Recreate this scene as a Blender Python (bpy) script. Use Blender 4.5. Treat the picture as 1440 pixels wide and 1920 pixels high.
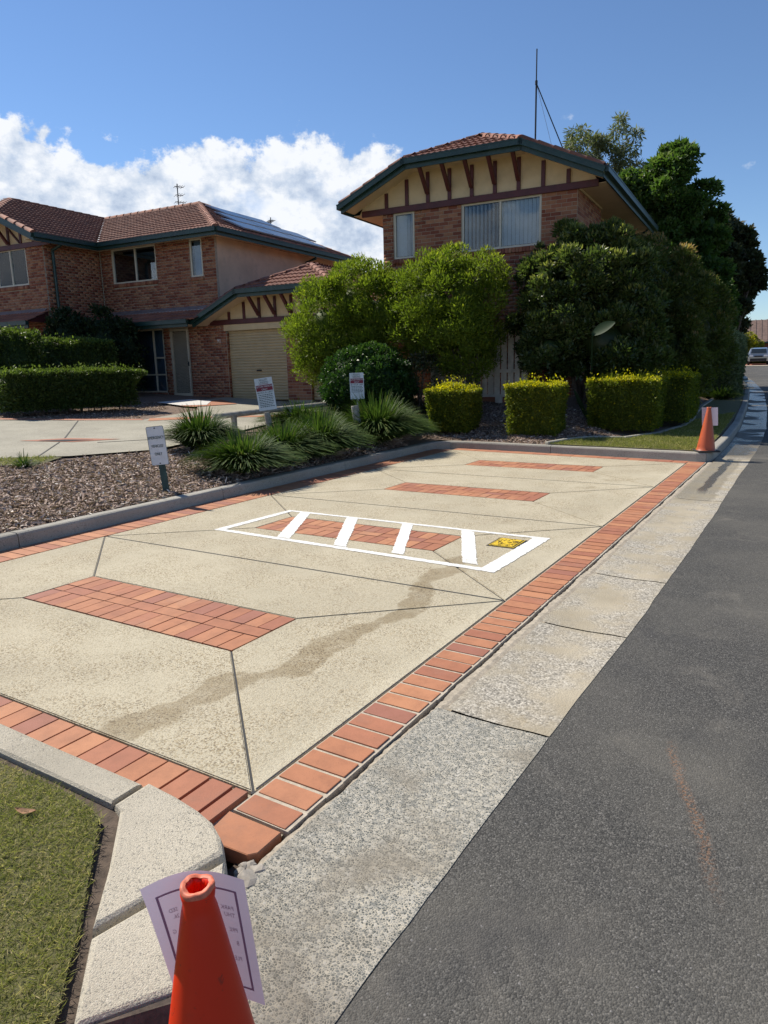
import bpy, bmesh, math, random
import numpy as np
from mathutils import Matrix, Vector

# ------------------------------------------------------------------ camera, sky, sun, exposure
SC = bpy.context.scene
for o in list(bpy.data.objects): bpy.data.objects.remove(o)
COL = SC.collection
RAD = math.radians
CAMP = Vector((1.7659, -1.8252, 1.5921)); YAW, PITCH, ROLL = .5566, -.2039, -.0244
cam_d = bpy.data.cameras.new('camera'); cam = bpy.data.objects.new('camera', cam_d); COL.objects.link(cam)
fw = Vector((-math.sin(YAW)*math.cos(PITCH), math.cos(YAW)*math.cos(PITCH), math.sin(PITCH)))
r0 = Vector((math.cos(YAW), math.sin(YAW), 0)); u0 = r0.cross(fw)
rr = r0*math.cos(ROLL) + u0*math.sin(ROLL); uu = -r0*math.sin(ROLL) + u0*math.cos(ROLL)
cam.matrix_world = Matrix(((rr.x, uu.x, -fw.x, CAMP.x), (rr.y, uu.y, -fw.y, CAMP.y), (rr.z, uu.z, -fw.z, CAMP.z), (0, 0, 0, 1)))
cam_d.sensor_fit = 'HORIZONTAL'; cam_d.sensor_width = 36; cam_d.lens = 1320/1440*36
cam_d.clip_start = .05; cam_d.clip_end = 3000
SC.camera = cam

SUN_AZ = math.atan2(-.99, .12)     # from +Y towards +X
SUN_EL = RAD(47)
sdir = Vector((math.sin(SUN_AZ)*math.cos(SUN_EL), math.cos(SUN_AZ)*math.cos(SUN_EL), math.sin(SUN_EL)))
sun_d = bpy.data.lights.new('sun', 'SUN'); sun_d.energy = 5.0; sun_d.angle = RAD(.53); sun_d.color = (1, .93, .81)
sun = bpy.data.objects.new('sun', sun_d); COL.objects.link(sun)
sun.rotation_euler = sdir.to_track_quat('Z', 'Y').to_euler(); sun.location = (-20, 12, 30)

W = bpy.data.worlds.new('World'); SC.world = W; W.use_nodes = True
SKY_STRENGTH = .10
def build_sky():
    nt = W.node_tree; N = nt.nodes; L = nt.links; N.clear()
    out = N.new('ShaderNodeOutputWorld'); bg = N.new('ShaderNodeBackground'); sky = N.new('ShaderNodeTexSky')
    sky.sky_type = 'NISHITA'; sky.sun_disc = False; sky.sun_elevation = SUN_EL; sky.sun_rotation = SUN_AZ
    sky.air_density = 1.0; sky.dust_density = 0; sky.ozone_density = 4; sky.altitude = 300
    tint = N.new('ShaderNodeMix'); tint.data_type = 'RGBA'; tint.blend_type = 'MULTIPLY'; tint.inputs[0].default_value = 1; tint.inputs[7].default_value = (.86, .93, 1.02, 1)
    bg.inputs[1].default_value = SKY_STRENGTH; L.new(sky.outputs[0], tint.inputs[6]); L.new(tint.outputs[2], bg.inputs[0])
    tc = N.new('ShaderNodeTexCoord'); sp = N.new('ShaderNodeSeparateXYZ'); L.new(tc.outputs['Generated'], sp.inputs[0])
    def M(op, a, b=None, c=None, clamp=False):
        n = N.new('ShaderNodeMath'); n.operation = op; n.use_clamp = clamp
        for i, x in enumerate((a, b, c)):
            if x is None: continue
            if isinstance(x, (int, float)): n.inputs[i].default_value = x
            else: L.new(x, n.inputs[i])
        return n.outputs[0]
    el = M('ARCSINE', sp.outputs[2]); az = M('ARCTAN2', M('MULTIPLY', sp.outputs[0], -1), sp.outputs[1])   # azimuth left of +Y
    # height of the cloud bank against azimuth (degrees): it fades away to the right and goes on to the left
    cmb = N.new('ShaderNodeCombineXYZ'); L.new(az, cmb.inputs[0]); L.new(M('MULTIPLY', el, 1.25), cmb.inputs[1])
    def noise(scale, det, rough, off=0, vec=None, dist=0):
        n = N.new('ShaderNodeTexNoise'); n.inputs['Scale'].default_value = scale; n.inputs['Detail'].default_value = det
        n.inputs['Roughness'].default_value = rough; n.inputs['Distortion'].default_value = dist
        mp = N.new('ShaderNodeVectorMath'); mp.operation = 'ADD'; mp.inputs[1].default_value = (off, off*.7, off*1.3)
        L.new(vec or cmb.outputs[0], mp.inputs[0]); L.new(mp.outputs[0], n.inputs['Vector']); return n.outputs[0]
    warp = noise(17, 4, .6, 5.5)
    az01 = M('MULTIPLY_ADD', M('ADD', az, M('MULTIPLY', M('SUBTRACT', warp, .5), .20)), 1/(2*math.pi), .5)
    cv = N.new('ShaderNodeFloatCurve'); L.new(az01, cv.inputs['Value'])
    pts = [(-180, 9), (-120, 6), (-60, 2), (-5, 0), (18, 0), (26.5, 3), (29, 13.4), (30.6, 16.2), (34, 16.2), (36.6, 16.0), (38.6, 15.7), (41, 15.6), (45, 15.5), (48, 15.2), (52, 14.9), (56, 16.2), (60, 16.6), (72, 14), (90, 13), (120, 10), (150, 12), (180, 9)]
    c = cv.mapping.curves[0]
    while len(c.points) < len(pts): c.points.new(.5, .5)
    for p, (a, e) in zip(c.points, pts): p.location = (a/360+.5, e/30); p.handle_type = 'VECTOR' if False else 'AUTO'
    cv.mapping.update()
    top = M('MULTIPLY', cv.outputs[0], RAD(30))
    big = noise(9, 6, .58, 3.1, None, .2)
    fine = noise(23, 8, .62, 11.9)
    # distance under the bank's top edge, broken up by noise
    d = M('SUBTRACT', top, el)
    fld = M('ADD', M('ADD', d, M('MULTIPLY', M('SUBTRACT', big, .5), .15)), M('MULTIPLY', M('SUBTRACT', fine, .5), .085))
    mask = N.new('ShaderNodeMapRange'); mask.interpolation_type = 'SMOOTHSTEP'; L.new(fld, mask.inputs[0])
    mask.inputs[1].default_value = -.002; mask.inputs[2].default_value = .014
    tm = N.new('ShaderNodeMapRange'); tm.interpolation_type = 'SMOOTHSTEP'; L.new(M('ADD', M('MULTIPLY', big, .6), M('MULTIPLY', warp, .4)), tm.inputs[0])
    tm.inputs[1].default_value = .33; tm.inputs[2].default_value = .47; tm.inputs[3].default_value = .6; tm.inputs[4].default_value = 1
    has = N.new('ShaderNodeMapRange'); L.new(top, has.inputs[0]); has.inputs[1].default_value = RAD(.5); has.inputs[2].default_value = RAD(5)
    m = M('MULTIPLY', M('MULTIPLY', mask.outputs[0], tm.outputs[0]), has.outputs[0])
    # stray puffs above the bank
    wz = N.new('ShaderNodeMapRange'); wz.interpolation_type = 'SMOOTHSTEP'; L.new(noise(13, 5, .6, 21.3), wz.inputs[0])
    wz.inputs[1].default_value = .655; wz.inputs[2].default_value = .76; wz.inputs[3].default_value = 0; wz.inputs[4].default_value = .7
    band = N.new('ShaderNodeMapRange'); L.new(M('ABSOLUTE', M('SUBTRACT', el, RAD(14.5))), band.inputs[0]); band.inputs[1].default_value = RAD(1.5); band.inputs[2].default_value = RAD(4.5); band.inputs[3].default_value = 1; band.inputs[4].default_value = 0
    m = M('MAXIMUM', m, M('MULTIPLY', wz.outputs[0], band.outputs[0]))
    # brightness: sunlit heads white, thick hollows and undersides blue-grey
    sh = M('ADD', M('MULTIPLY', fine, 1.05), M('MULTIPLY', big, .25))
    sh = M('SUBTRACT', sh, M('MULTIPLY', d, .55))
    cr = N.new('ShaderNodeValToRGB'); L.new(sh, cr.inputs[0])
    cr.color_ramp.elements[0].position = .36; cr.color_ramp.elements[0].color = (.34, .44, .62, 1)
    cr.color_ramp.elements[1].position = .70; cr.color_ramp.elements[1].color = (.92, .95, 1.0, 1)
    e = cr.color_ramp.elements.new(.53); e.color = (.60, .69, .83, 1)
    bc = N.new('ShaderNodeBackground'); L.new(cr.outputs[0], bc.inputs[0]); bc.inputs[1].default_value = .82
    mx = N.new('ShaderNodeMixShader'); L.new(m, mx.inputs[0]); L.new(bg.outputs[0], mx.inputs[1]); L.new(bc.outputs[0], mx.inputs[2])
    L.new(mx.outputs[0], out.inputs[0])
build_sky()
W.cycles.sampling_method = 'MANUAL'; W.cycles.sample_map_resolution = 256
SC.view_settings.view_transform = 'Standard'; SC.view_settings.look = 'None'; SC.view_settings.gamma = 1
SC.view_settings.use_curve_mapping = False; SC.view_settings.exposure = .32
SC.render.engine = 'CYCLES'

rng = np.random.default_rng(7); random.seed(7)

# ------------------------------------------------------------------ materials
MATS = {}
class NT:
    def __init__(s, name):
        s.m = bpy.data.materials.new(name); s.m.use_nodes = True; s.t = s.m.node_tree; s.N = s.t.nodes; s.L = s.t.links
        s.b = s.N['Principled BSDF']; s.out = s.N['Material Output']; s._tc = None
    def tc(s, kind='Object'):
        if s._tc is None: s._tc = s.N.new('ShaderNodeTexCoord')
        return s._tc.outputs[kind]
    def pos(s):
        g = s.N.new('ShaderNodeNewGeometry'); return g.outputs['Position']
    def put(s, sock, v):
        if hasattr(v, 'is_output'): s.L.new(v, sock)
        elif v is not None: sock.default_value = v
    def noise(s, scale, det=4, rough=.55, vec=None, dist=0, color=False):
        n = s.N.new('ShaderNodeTexNoise'); n.inputs['Scale'].default_value = scale; n.inputs['Detail'].default_value = det
        n.inputs['Roughness'].default_value = rough; n.inputs['Distortion'].default_value = dist
        s.L.new(vec if vec is not None else s.pos(), n.inputs['Vector']); return n.outputs['Color' if color else 'Fac']
    def voro(s, scale, feature='F1', vec=None, out='Distance', rnd=1):
        n = s.N.new('ShaderNodeTexVoronoi'); n.feature = feature; n.inputs['Scale'].default_value = scale; n.inputs['Randomness'].default_value = rnd
        s.L.new(vec if vec is not None else s.pos(), n.inputs['Vector']); return n.outputs[out]
    def math(s, op, a, b=None, c=None, clamp=False):
        n = s.N.new('ShaderNodeMath'); n.operation = op; n.use_clamp = clamp
        for i, x in enumerate((a, b, c)): s.put(n.inputs[i], x)
        return n.outputs[0]
    def rng(s, v, a, b, c=0, d=1, smooth=True):
        n = s.N.new('ShaderNodeMapRange'); n.interpolation_type = 'SMOOTHSTEP' if smooth else 'LINEAR'
        s.put(n.inputs[0], v)
        for i, x in enumerate((a, b, c, d)): s.put(n.inputs[i+1], x)
        return n.outputs[0]
    def mix(s, f, a, b, mode='MIX'):
        n = s.N.new('ShaderNodeMix'); n.data_type = 'RGBA'; n.blend_type = mode
        c4 = lambda x: tuple(x)+(1,) if isinstance(x, (tuple, list)) and len(x) == 3 else x
        s.put(n.inputs[0], f); s.put(n.inputs[6], c4(a)); s.put(n.inputs[7], c4(b)); return n.outputs[2]
    def ramp(s, v, stops, const=False):
        n = s.N.new('ShaderNodeValToRGB'); s.put(n.inputs[0], v); e = n.color_ramp.elements
        if const: n.color_ramp.interpolation = 'CONSTANT'
        while len(e) < len(stops): e.new(.5)
        for el, (p, c) in zip(e, stops): el.position = p; el.color = tuple(c)+(1,)
        return n.outputs[0]
    def bump(s, h, strength=.3, dist=.01, normal=None):
        n = s.N.new('ShaderNodeBump'); n.inputs['Strength'].default_value = strength; n.inputs['Distance'].default_value = dist
        s.L.new(h, n.inputs['Height'])
        if normal is not None: s.L.new(normal, n.inputs['Normal'])
        return n.outputs[0]
    def attr(s, name):
        n = s.N.new('ShaderNodeAttribute'); n.attribute_name = name; return n.outputs['Fac']
    def rnd(s):
        oi = s.N.new('ShaderNodeObjectInfo'); return s.math('FRACT', s.math('ADD', oi.outputs['Random'], s.attr('rnd')))
    def sepxy(s):
        n = s.N.new('ShaderNodeSeparateXYZ'); s.L.new(s.pos(), n.inputs[0]); return n.outputs
    def fin(s, color=None, rough=None, normal=None, spec=None, metal=None):
        s.put(s.b.inputs['Base Color'], tuple(color)+(1,) if isinstance(color, tuple) and len(color) == 3 else color)
        s.put(s.b.inputs['Roughness'], rough); s.put(s.b.inputs['Metallic'], metal)
        if spec is not None: s.b.inputs['Specular IOR Level'].default_value = spec
        if normal is not None: s.L.new(normal, s.b.inputs['Normal'])
        MATS[s.m.name] = s.m; return s.m

def plain(name, col, rough=.6, var=.18, scale=6, bump=0, bscale=60, spec=None, metal=None, dirt_shade=None):
    m = NT(name); n = m.noise(scale, 5, .6); lo = tuple(c*(1-var) for c in col); hi = tuple(min(1, c*(1+var)) for c in col)
    c = m.mix(m.rng(n, .3, .7), lo, hi)
    if dirt_shade: c = m.mix(m.math('MULTIPLY', m.rng(m.noise(scale*3.3, 6, .65), .5, .75), dirt_shade[1]), c, dirt_shade[0])
    nor = m.bump(m.noise(bscale, 4, .6), bump, .004) if bump else None
    return m.fin(c, rough, nor, spec, metal)

def brickmat(name, stops, mort_dirt=.25, rough=.85, face=.25):
    m = NT(name); r = m.rnd()
    c = m.ramp(r, stops, True)
    v = m.noise(9, 5, .65); c = m.mix(m.rng(v, .35, .75, 0, face), c, tuple(x*.55 for x in stops[0][1]))
    sp = m.noise(160, 3, .6); c = m.mix(m.rng(sp, .58, .75, 0, .35), c, (.05, .03, .025))
    c = m.mix(m.rng(m.noise(2.2, 6, .65), .52, .78, 0, mort_dirt), c, (.34, .29, .24))
    return m.fin(c, rough, m.bump(m.noise(220, 4, .6), .25, .003))

PAVE = brickmat('paving_brick', [(0, (.39, .152, .078)), (.15, (.45, .190, .095)), (.33, (.36, .135, .076)), (.48, (.49, .215, .105)), (.62, (.41, .160, .085)), (.76, (.33, .130, .085)), (.84, (.43, .175, .085))], .20, .78, .45)
WALLB = brickmat('wall_brick', [(0, (.22, .064, .033)), (.2, (.37, .165, .082)), (.4, (.33, .135, .068)), (.55, (.26, .080, .041)), (.7, (.40, .185, .096)), (.85, (.34, .128, .066))], .12)
TILE = brickmat('roof_tile', [(0, (.225, .088, .056)), (.25, (.27, .110, .069)), (.5, (.20, .080, .053)), (.75, (.25, .098, .062))], .22, .85, .4)
plain('mortar', (.40, .34, .26), .95, .15, 20, .3)
plain('joint_mortar', (.40, .345, .265), .95, .2, 30, .5, 200, dirt_shade=((.10, .085, .065), .7))
plain('border_mortar', (.47, .405, .315), .95, .15, 30, .5, 200, dirt_shade=((.18, .15, .11), .45))
plain('far_roof', (.16, .105, .085), .85, .2, 3)
plain('fascia_green', (.012, .042, .036), .38, .2, 3, dirt_shade=((.10, .11, .10), .35))
plain('trim_maroon', (.085, .016, .016), .5, .2, 4)
plain('cream_board', (.62, .47, .27), .8, .08, 3, .1, 40)
plain('soffit_cream', (.66, .50, .33), .8, .06, 3)
plain('render_wall', (.60, .46, .33), .85, .10, 1.3, .2, 90, dirt_shade=((.30, .25, .22), .35))
plain('window_frame', (.62, .56, .44), .45, .06)
plain('white_blind', (.74, .76, .76), .7, .05)
plain('dark_room', (.035, .033, .032), .9, .2)
plain('grey_curtain', (.20, .26, .33), .8, .1)
plain('door_slat', (.50, .385, .215), .5, .06, 2)
plain('screen_metal', (.55, .48, .36), .45, .08)
plain('black_rubber', (.02, .02, .02), .7, .2)
plain('dark_metal', (.03, .032, .035), .45, .2, metal=.6)
plain('galv_metal', (.35, .36, .38), .4, .15, metal=.7)
plain('sign_face', (.66, .69, .70), .45, .06, 4, dirt_shade=((.35, .34, .30), .35))
plain('sign_maroon', (.22, .015, .035), .5, .1)
plain('sign_ink', (.03, .06, .055), .6, .1)
plain('green_post', (.022, .055, .050), .6, .3, 12)
plain('timber_grey', (.30, .27, .22), .85, .28, 14, .5, 70)
plain('fence_paling', (.62, .57, .48), .75, .15, 6)
plain('bark', (.10, .075, .055), .9, .4, 18, .8, 40)
plain('bark_pale', (.33, .29, .24), .85, .3, 8, .5, 40)
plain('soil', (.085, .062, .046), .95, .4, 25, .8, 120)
plain('rock', (.30, .27, .23), .9, .25, 20, .6, 60)
plain('pebble', (.62, .60, .57), .7, .25, 60)
plain('pine_litter', (.30, .16, .08), .85, .4, 30)
plain('white_gutter', (.75, .75, .74), .4, .05)

def concrete(name, base, agg, agg_amt, dark=(.16, .145, .12), scale=150, patch=.3, rough=.9, stain=False, bump=.35, hi=None):
    m = NT(name)
    big = m.noise(.9, 5, .6); mid = m.noise(5, 5, .6); fine = m.noise(scale*2.2, 3, .6)
    c = m.mix(m.rng(big, .3, .7), tuple(x*(1-patch*.5) for x in base), tuple(min(1, x*(1+patch*.35)) for x in base))
    c = m.mix(m.rng(mid, .35, .8, 0, patch*.55), c, (base[0]*.80, base[1]*.78, base[2]*.72))
    v = m.voro(scale, 'F1', None, 'Color'); sv = m.N.new('ShaderNodeSeparateColor'); m.L.new(v, sv.inputs[0])
    region = m.rng(m.noise(2.3, 4, .6), .28, .72, .25, 1.15)
    speck = m.math('MULTIPLY', m.rng(sv.outputs[0], 1-agg_amt, 1-agg_amt+.02), region, clamp=True)
    c = m.mix(speck, c, m.ramp(sv.outputs[1], [(0, agg[0]), (.5, agg[1]), (1, agg[2])]))
    if hi: c = m.mix(m.math('MULTIPLY', m.rng(sv.outputs[2], .80, .82), .8), c, hi)
    pores = m.rng(m.noise(scale*.75, 2, .5), .63, .70); c = m.mix(m.math('MULTIPLY', pores, .75), c, dark)
    r = rough
    if stain:
        xyz = m.sepxy(); x, y = xyz[0], xyz[1]
        cv = m.N.new('ShaderNodeFloatCurve'); m.L.new(m.math('MULTIPLY', y, .25), cv.inputs['Value'])
        cp = [(-.05, -.80), (.25, -.79), (.5, -.74), (.7, -.71), (.94, -.56), (1.25, -.58), (1.75, -.51), (1.95, -.46), (2.2, -.50), (2.45, -.56), (2.75, -.68), (3.1, -.66), (3.38, -.70)]
        cc = cv.mapping.curves[0]
        while len(cc.points) < len(cp): cc.points.new(.5, .5)
        for p, (yy, xx) in zip(cc.points, cp): p.location = (max(0, yy*.25), xx+1.0)
        cv.mapping.update()
        wob = m.math('MULTIPLY', m.math('SUBTRACT', m.noise(6, 5, .6), .5), .12)
        dx = m.math('ABSOLUTE', m.math('ADD', m.math('SUBTRACT', m.math('ADD', x, 1.0), cv.outputs[0]), wob))
        wdt = m.math('MULTIPLY_ADD', m.noise(2.7, 3, .5), .36, -.095)
        inside = m.rng(m.math('SUBTRACT', wdt, dx), -.022, .014)
        gate = m.math('MULTIPLY', m.rng(y, 3.40, 3.45, 1, 0), m.rng(y, -.12, -.05))
        st = m.math('MULTIPLY', inside, gate)
        far = m.math('MULTIPLY', m.rng(m.noise(1.7, 4, .6), .60, .68, 0, .45), m.math('MULTIPLY', m.rng(y, 4.0, 5.2), m.rng(m.math('ABSOLUTE', m.math('ADD', x, .75)), .2, .6, 1, 0)))
        st = m.math('MAXIMUM', m.math('MULTIPLY', st, .74), far)
        c = m.mix(m.math('MULTIPLY', st, m.rng(m.noise(7, 5, .65), .28, .58, .45, 1)), c, m.mix(1.0, c, (.54, .47, .36), 'MULTIPLY'))
        r = m.math('MULTIPLY_ADD', st, -.25, rough)
        tyre = m.rng(m.noise(1.2, 4, .5), .5, .75, 0, .22); c = m.mix(tyre, c, (.27, .235, .17))
        # pale worn strip beside the far joint lines and a grey edge along the border bricks
        edge = m.rng(m.math('ABSOLUTE', m.math('SUBTRACT', x, .0)), 0, .10, .30, 0); c = m.mix(edge, c, (.62, .56, .42))
    nor = m.bump(m.math('ADD', fine, m.math('MULTIPLY', m.voro(scale), -.8)), bump, .006)
    return m.fin(c, r, nor, .3)
concrete('bay_concrete', (.50, .445, .325), [(.19, .155, .11), (.37, .30, .185), (.60, .53, .39)], .55, scale=135, stain=True, patch=.24, bump=.5)
concrete('kerb_concrete', (.50, .45, .355), [(.20, .19, .17), (.40, .36, .28), (.58, .53, .43)], .30, scale=210, patch=.4, bump=.6)
concrete('kerb_old', (.34, .32, .275), [(.13, .125, .115), (.27, .25, .21), (.44, .41, .36)], .2, scale=130, patch=.4)
concrete('drive_concrete', (.36, .335, .265), [(.15, .14, .12), (.3, .28, .22), (.45, .42, .36)], .25, scale=90, patch=.35)

def gutter_mat():
    m = NT('gutter_worn'); xyz = m.sepxy(); y = xyz[1]
    sep = m.voro(105, 'F1', None, 'Color'); sv = m.N.new('ShaderNodeSeparateColor'); m.L.new(sep, sv.inputs[0])
    paste = m.mix(m.rng(m.noise(1.6, 5, .6), .3, .7), (.34, .29, .205), (.45, .39, .285))
    agg = m.ramp(sv.outputs[0], [(0, (.11, .105, .095)), (.35, (.27, .25, .215)), (.7, (.43, .395, .33)), (1, (.62, .58, .50))])
    wear = m.rng(m.noise(2.6, 6, .62), .36, .62)
    c = m.mix(m.math('MULTIPLY', wear, .8), paste, agg)
    c = m.mix(m.rng(m.noise(4.5, 4, .6), .60, .72, 0, .5), c, (.34, .26, .14))
    # water stain below the far kerb
    a = m.math('MULTIPLY', m.rng(y, 6.6, 7.1), m.rng(y, 10.6, 10.9, 1, 0))
    wob = m.math('MULTIPLY', m.math('SUBTRACT', m.noise(2.2, 4, .6), .5), .28)
    side = m.rng(m.math('ABSOLUTE', m.math('ADD', m.math('SUBTRACT', xyz[0], .53), wob)), .20, .25, 1, 0)
    wet = m.math('MULTIPLY', a, side)
    a2 = m.math('MULTIPLY', m.rng(y, 7.2, 7.8), m.rng(m.math('ABSOLUTE', m.math('ADD', m.math('SUBTRACT', xyz[0], .58), m.math('MULTIPLY', wob, .5))), .03, .07, 1, 0))
    far = m.rng(y, 10.6, 11.2); c = m.mix(m.math('MULTIPLY', far, .72), c, (.115, .10, .08))  # past the kerb corner, tree shade and damp are both darkened into the colour
    wet2 = m.math('MAXIMUM', m.math('MULTIPLY', a2, m.rng(y, 10.6, 10.9, 1, 0)), m.math('MULTIPLY', far, m.rng(m.noise(.8, 3, .5), .42, .52)))
    c = m.mix(m.math('MULTIPLY', wet, .55), c, (.17, .145, .095)); c = m.mix(m.math('MULTIPLY', wet2, .75), c, (.075, .062, .035))
    r = m.math('MULTIPLY_ADD', wet2, -.72, m.math('MULTIPLY_ADD', wet, -.2, .9))
    nor = m.bump(m.math('ADD', m.noise(230, 3, .6), m.math('MULTIPLY', m.voro(105), -1)), .4, .005)
    m.fin(c, r, nor, .4)
    m = NT('gutter_aggregate')
    wv = m.N.new('ShaderNodeVectorMath'); wv.operation = 'ADD'; m.L.new(m.pos(), wv.inputs[0])
    sc_ = m.N.new('ShaderNodeVectorMath'); sc_.operation = 'SCALE'; sc_.inputs[3].default_value = .006; m.L.new(m.noise(110, 2, .6, None, 0, True), sc_.inputs[0]); m.L.new(sc_.outputs[0], wv.inputs[1])
    v = m.voro(120, 'F1', wv.outputs[0], 'Color'); sv = m.N.new('ShaderNodeSeparateColor'); m.L.new(v, sv.inputs[0])
    d = m.voro(120, 'DISTANCE_TO_EDGE', wv.outputs[0])
    stone = m.ramp(sv.outputs[0], [(0, (.070, .078, .074)), (.35, (.125, .132, .124)), (.6, (.19, .192, .175)), (.85, (.29, .28, .245)), (1, (.46, .435, .38))])
    paste = m.mix(m.noise(3, 4, .6), (.40, .36, .28), (.56, .51, .41))
    c = m.mix(m.rng(m.math('ADD', d, m.math('MULTIPLY', m.math('SUBTRACT', m.noise(40, 3, .6), .5), .30)), .02, .13), paste, stone)
    c = m.mix(m.rng(m.noise(2.2, 5, .6), .45, .72, 0, .6), c, (.20, .17, .125))
    near = m.rng(m.sepxy()[1], -.75, -.25, .6, 0); c = m.mix(m.math('MULTIPLY', near, m.rng(m.noise(5, 5, .6), .3, .6)), c, (.11, .095, .075))
    m.fin(c, .88, m.bump(d, .35, .005), .3)
    m = NT('asphalt')
    v = m.voro(190, 'F1', None, 'Color'); sv = m.N.new('ShaderNodeSeparateColor'); m.L.new(v, sv.inputs[0]); d = m.voro(190, 'F1')
    c = m.ramp(sv.outputs[0], [(0, (.038, .037, .035)), (.5, (.068, .066, .061)), (.85, (.104, .100, .091)), (1, (.16, .152, .138))])
    c = m.mix(m.rng(m.noise(.75, 6, .62), .38, .68, 0, .55), c, (.135, .126, .108))
    c = m.mix(m.rng(m.noise(2.4, 6, .62, None, .6), .54, .74, 0, .5), c, (.18, .165, .14))
    c = m.mix(m.rng(m.noise(1.3, 4, .6), .55, .75, 0, .45), c, (.045, .045, .047))
    c = m.mix(m.rng(sv.outputs[1], .994, .998), c, (.21, .20, .19))
    xyz = m.sepxy(); lx = m.math('SUBTRACT', xyz[0], m.math('MULTIPLY_ADD', xyz[1], -.33, 1.712)); rust = m.math('MULTIPLY', m.rng(m.math('ABSOLUTE', m.math('ADD', lx, m.math('MULTIPLY', m.math('SUBTRACT', m.noise(5, 4, .6), .5), .1))), .0, .035, 1, 0), m.math('MULTIPLY', m.rng(xyz[1], .15, .6), m.rng(xyz[1], 1.0, 1.2, 1, 0)))
    c = m.mix(m.math('MULTIPLY', m.math('MULTIPLY', rust, .55), m.rng(m.noise(90, 3, .6), .45, .60)), c, (.30, .15, .075))
    m.fin(c, .9, m.bump(m.math('ADD', m.math('MULTIPLY', d, -1.0), m.noise(60, 4, .6)), .4, .008), .25)
    m = NT('mulch_ground'); n = m.noise(40, 6, .7, None, 1.5)
    c = m.ramp(n, [(.25, (.075, .048, .035)), (.45, (.17, .115, .083)), (.6, (.29, .21, .16)), (.75, (.42, .33, .26))])
    m.fin(c, .95, m.bump(n, .9, .03))
    m = NT('lawn_ground'); n = m.noise(60, 6, .7)
    c = m.ramp(n, [(.3, (.075, .075, .032)), (.5, (.135, .130, .052)), (.7, (.22, .185, .09))])
    m.fin(c, .95, m.bump(n, .8, .02))
    m = NT('far_ground'); n = m.noise(.6, 6, .7); c = m.ramp(n, [(.3, (.06, .09, .03)), (.7, (.12, .13, .05))]); m.fin(c, .95)
gutter_mat()

def paint(name, col, base, wear):
    m = NT(name); w = m.math('MAXIMUM', m.math('MULTIPLY', m.rng(m.noise(120, 4, .7), .50, .60), m.rng(m.noise(2.5, 4, .6), .35, .65, .15, 1)), m.rng(m.noise(9, 6, .7), .66, .74, 0, .6))
    c = m.mix(m.math('MULTIPLY', w, wear), m.mix(m.noise(8, 4, .6), tuple(x*.94 for x in col), col), base)
    return m.fin(c, .75, m.bump(m.noise(200, 3, .6), .3, .004))
paint('white_paint', (.82, .82, .79), (.45, .41, .31), 1.0)
paint('yellow_paint', (.80, .53, .01), (.07, .05, .02), .9)

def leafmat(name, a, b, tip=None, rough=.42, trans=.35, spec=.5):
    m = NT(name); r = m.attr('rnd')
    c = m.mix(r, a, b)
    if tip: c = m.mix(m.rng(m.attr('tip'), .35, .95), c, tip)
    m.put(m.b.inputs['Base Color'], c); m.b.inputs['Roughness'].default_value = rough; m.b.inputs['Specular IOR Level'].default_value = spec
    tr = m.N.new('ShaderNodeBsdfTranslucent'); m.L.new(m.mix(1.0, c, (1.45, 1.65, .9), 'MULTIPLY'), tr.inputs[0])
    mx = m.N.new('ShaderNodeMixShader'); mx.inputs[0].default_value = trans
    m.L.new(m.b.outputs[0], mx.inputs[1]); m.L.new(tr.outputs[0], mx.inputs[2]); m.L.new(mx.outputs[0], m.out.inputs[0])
    MATS[name] = m.m
leafmat('leaf_lime', (.095, .140, .014), (.185, .230, .024), (.31, .335, .034), .55, .45, .25)
leafmat('leaf_glossy', (.040, .066, .019), (.110, .145, .040), (.32, .32, .09), .36, .40, .45)
leafmat('leaf_ball', (.020, .056, .012), (.046, .100, .018), (.085, .15, .026), .45, .28, .3)
leafmat('leaf_gold', (.085, .115, .014), (.185, .21, .022), (.62, .52, .015), .55, .38, .25)
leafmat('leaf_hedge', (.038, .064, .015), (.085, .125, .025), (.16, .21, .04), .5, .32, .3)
leafmat('leaf_tree', (.036, .078, .017), (.088, .148, .030), (.17, .225, .055), .5, .40, .3)
leafmat('leaf_darktree', (.028, .042, .018), (.068, .078, .034), (.13, .115, .06), .5, .25, .3)
leafmat('leaf_gum', (.085, .105, .050), (.16, .175, .085), (.24, .24, .13), .55, .35, .3)
leafmat('leaf_photinia', (.058, .082, .019), (.155, .18, .036), (.40, .25, .11), .5, .35, .3)
leafmat('leaf_grey', (.085, .115, .05), (.19, .22, .11), (.32, .35, .19), .55, .3, .3)
leafmat('leaf_vine', (.016, .030, .012), (.034, .054, .020), None, .55, .2, .2)
leafmat('leaf_yellowtree', (.12, .13, .015), (.36, .32, .02), (.48, .42, .03), .5, .3, .3)
leafmat('blade', (.030, .062, .012), (.078, .125, .024), (.19, .195, .06), .6, .28, .15)
leafmat('lawn_blade', (.14, .158, .042), (.30, .285, .10), (.50, .41, .21), .65, .38, .2)
leafmat('mulch_chip', (.15, .10, .078), (.60, .465, .385), (.84, .76, .68), .9, .05, .15)
leafmat('big_leaf', (.022, .048, .017), (.035, .07, .024), None, .6, .2, .2)
leafmat('lawn_far', (.15, .165, .042), (.28, .275, .085), (.46, .39, .19), .65, .35, .2)

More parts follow.
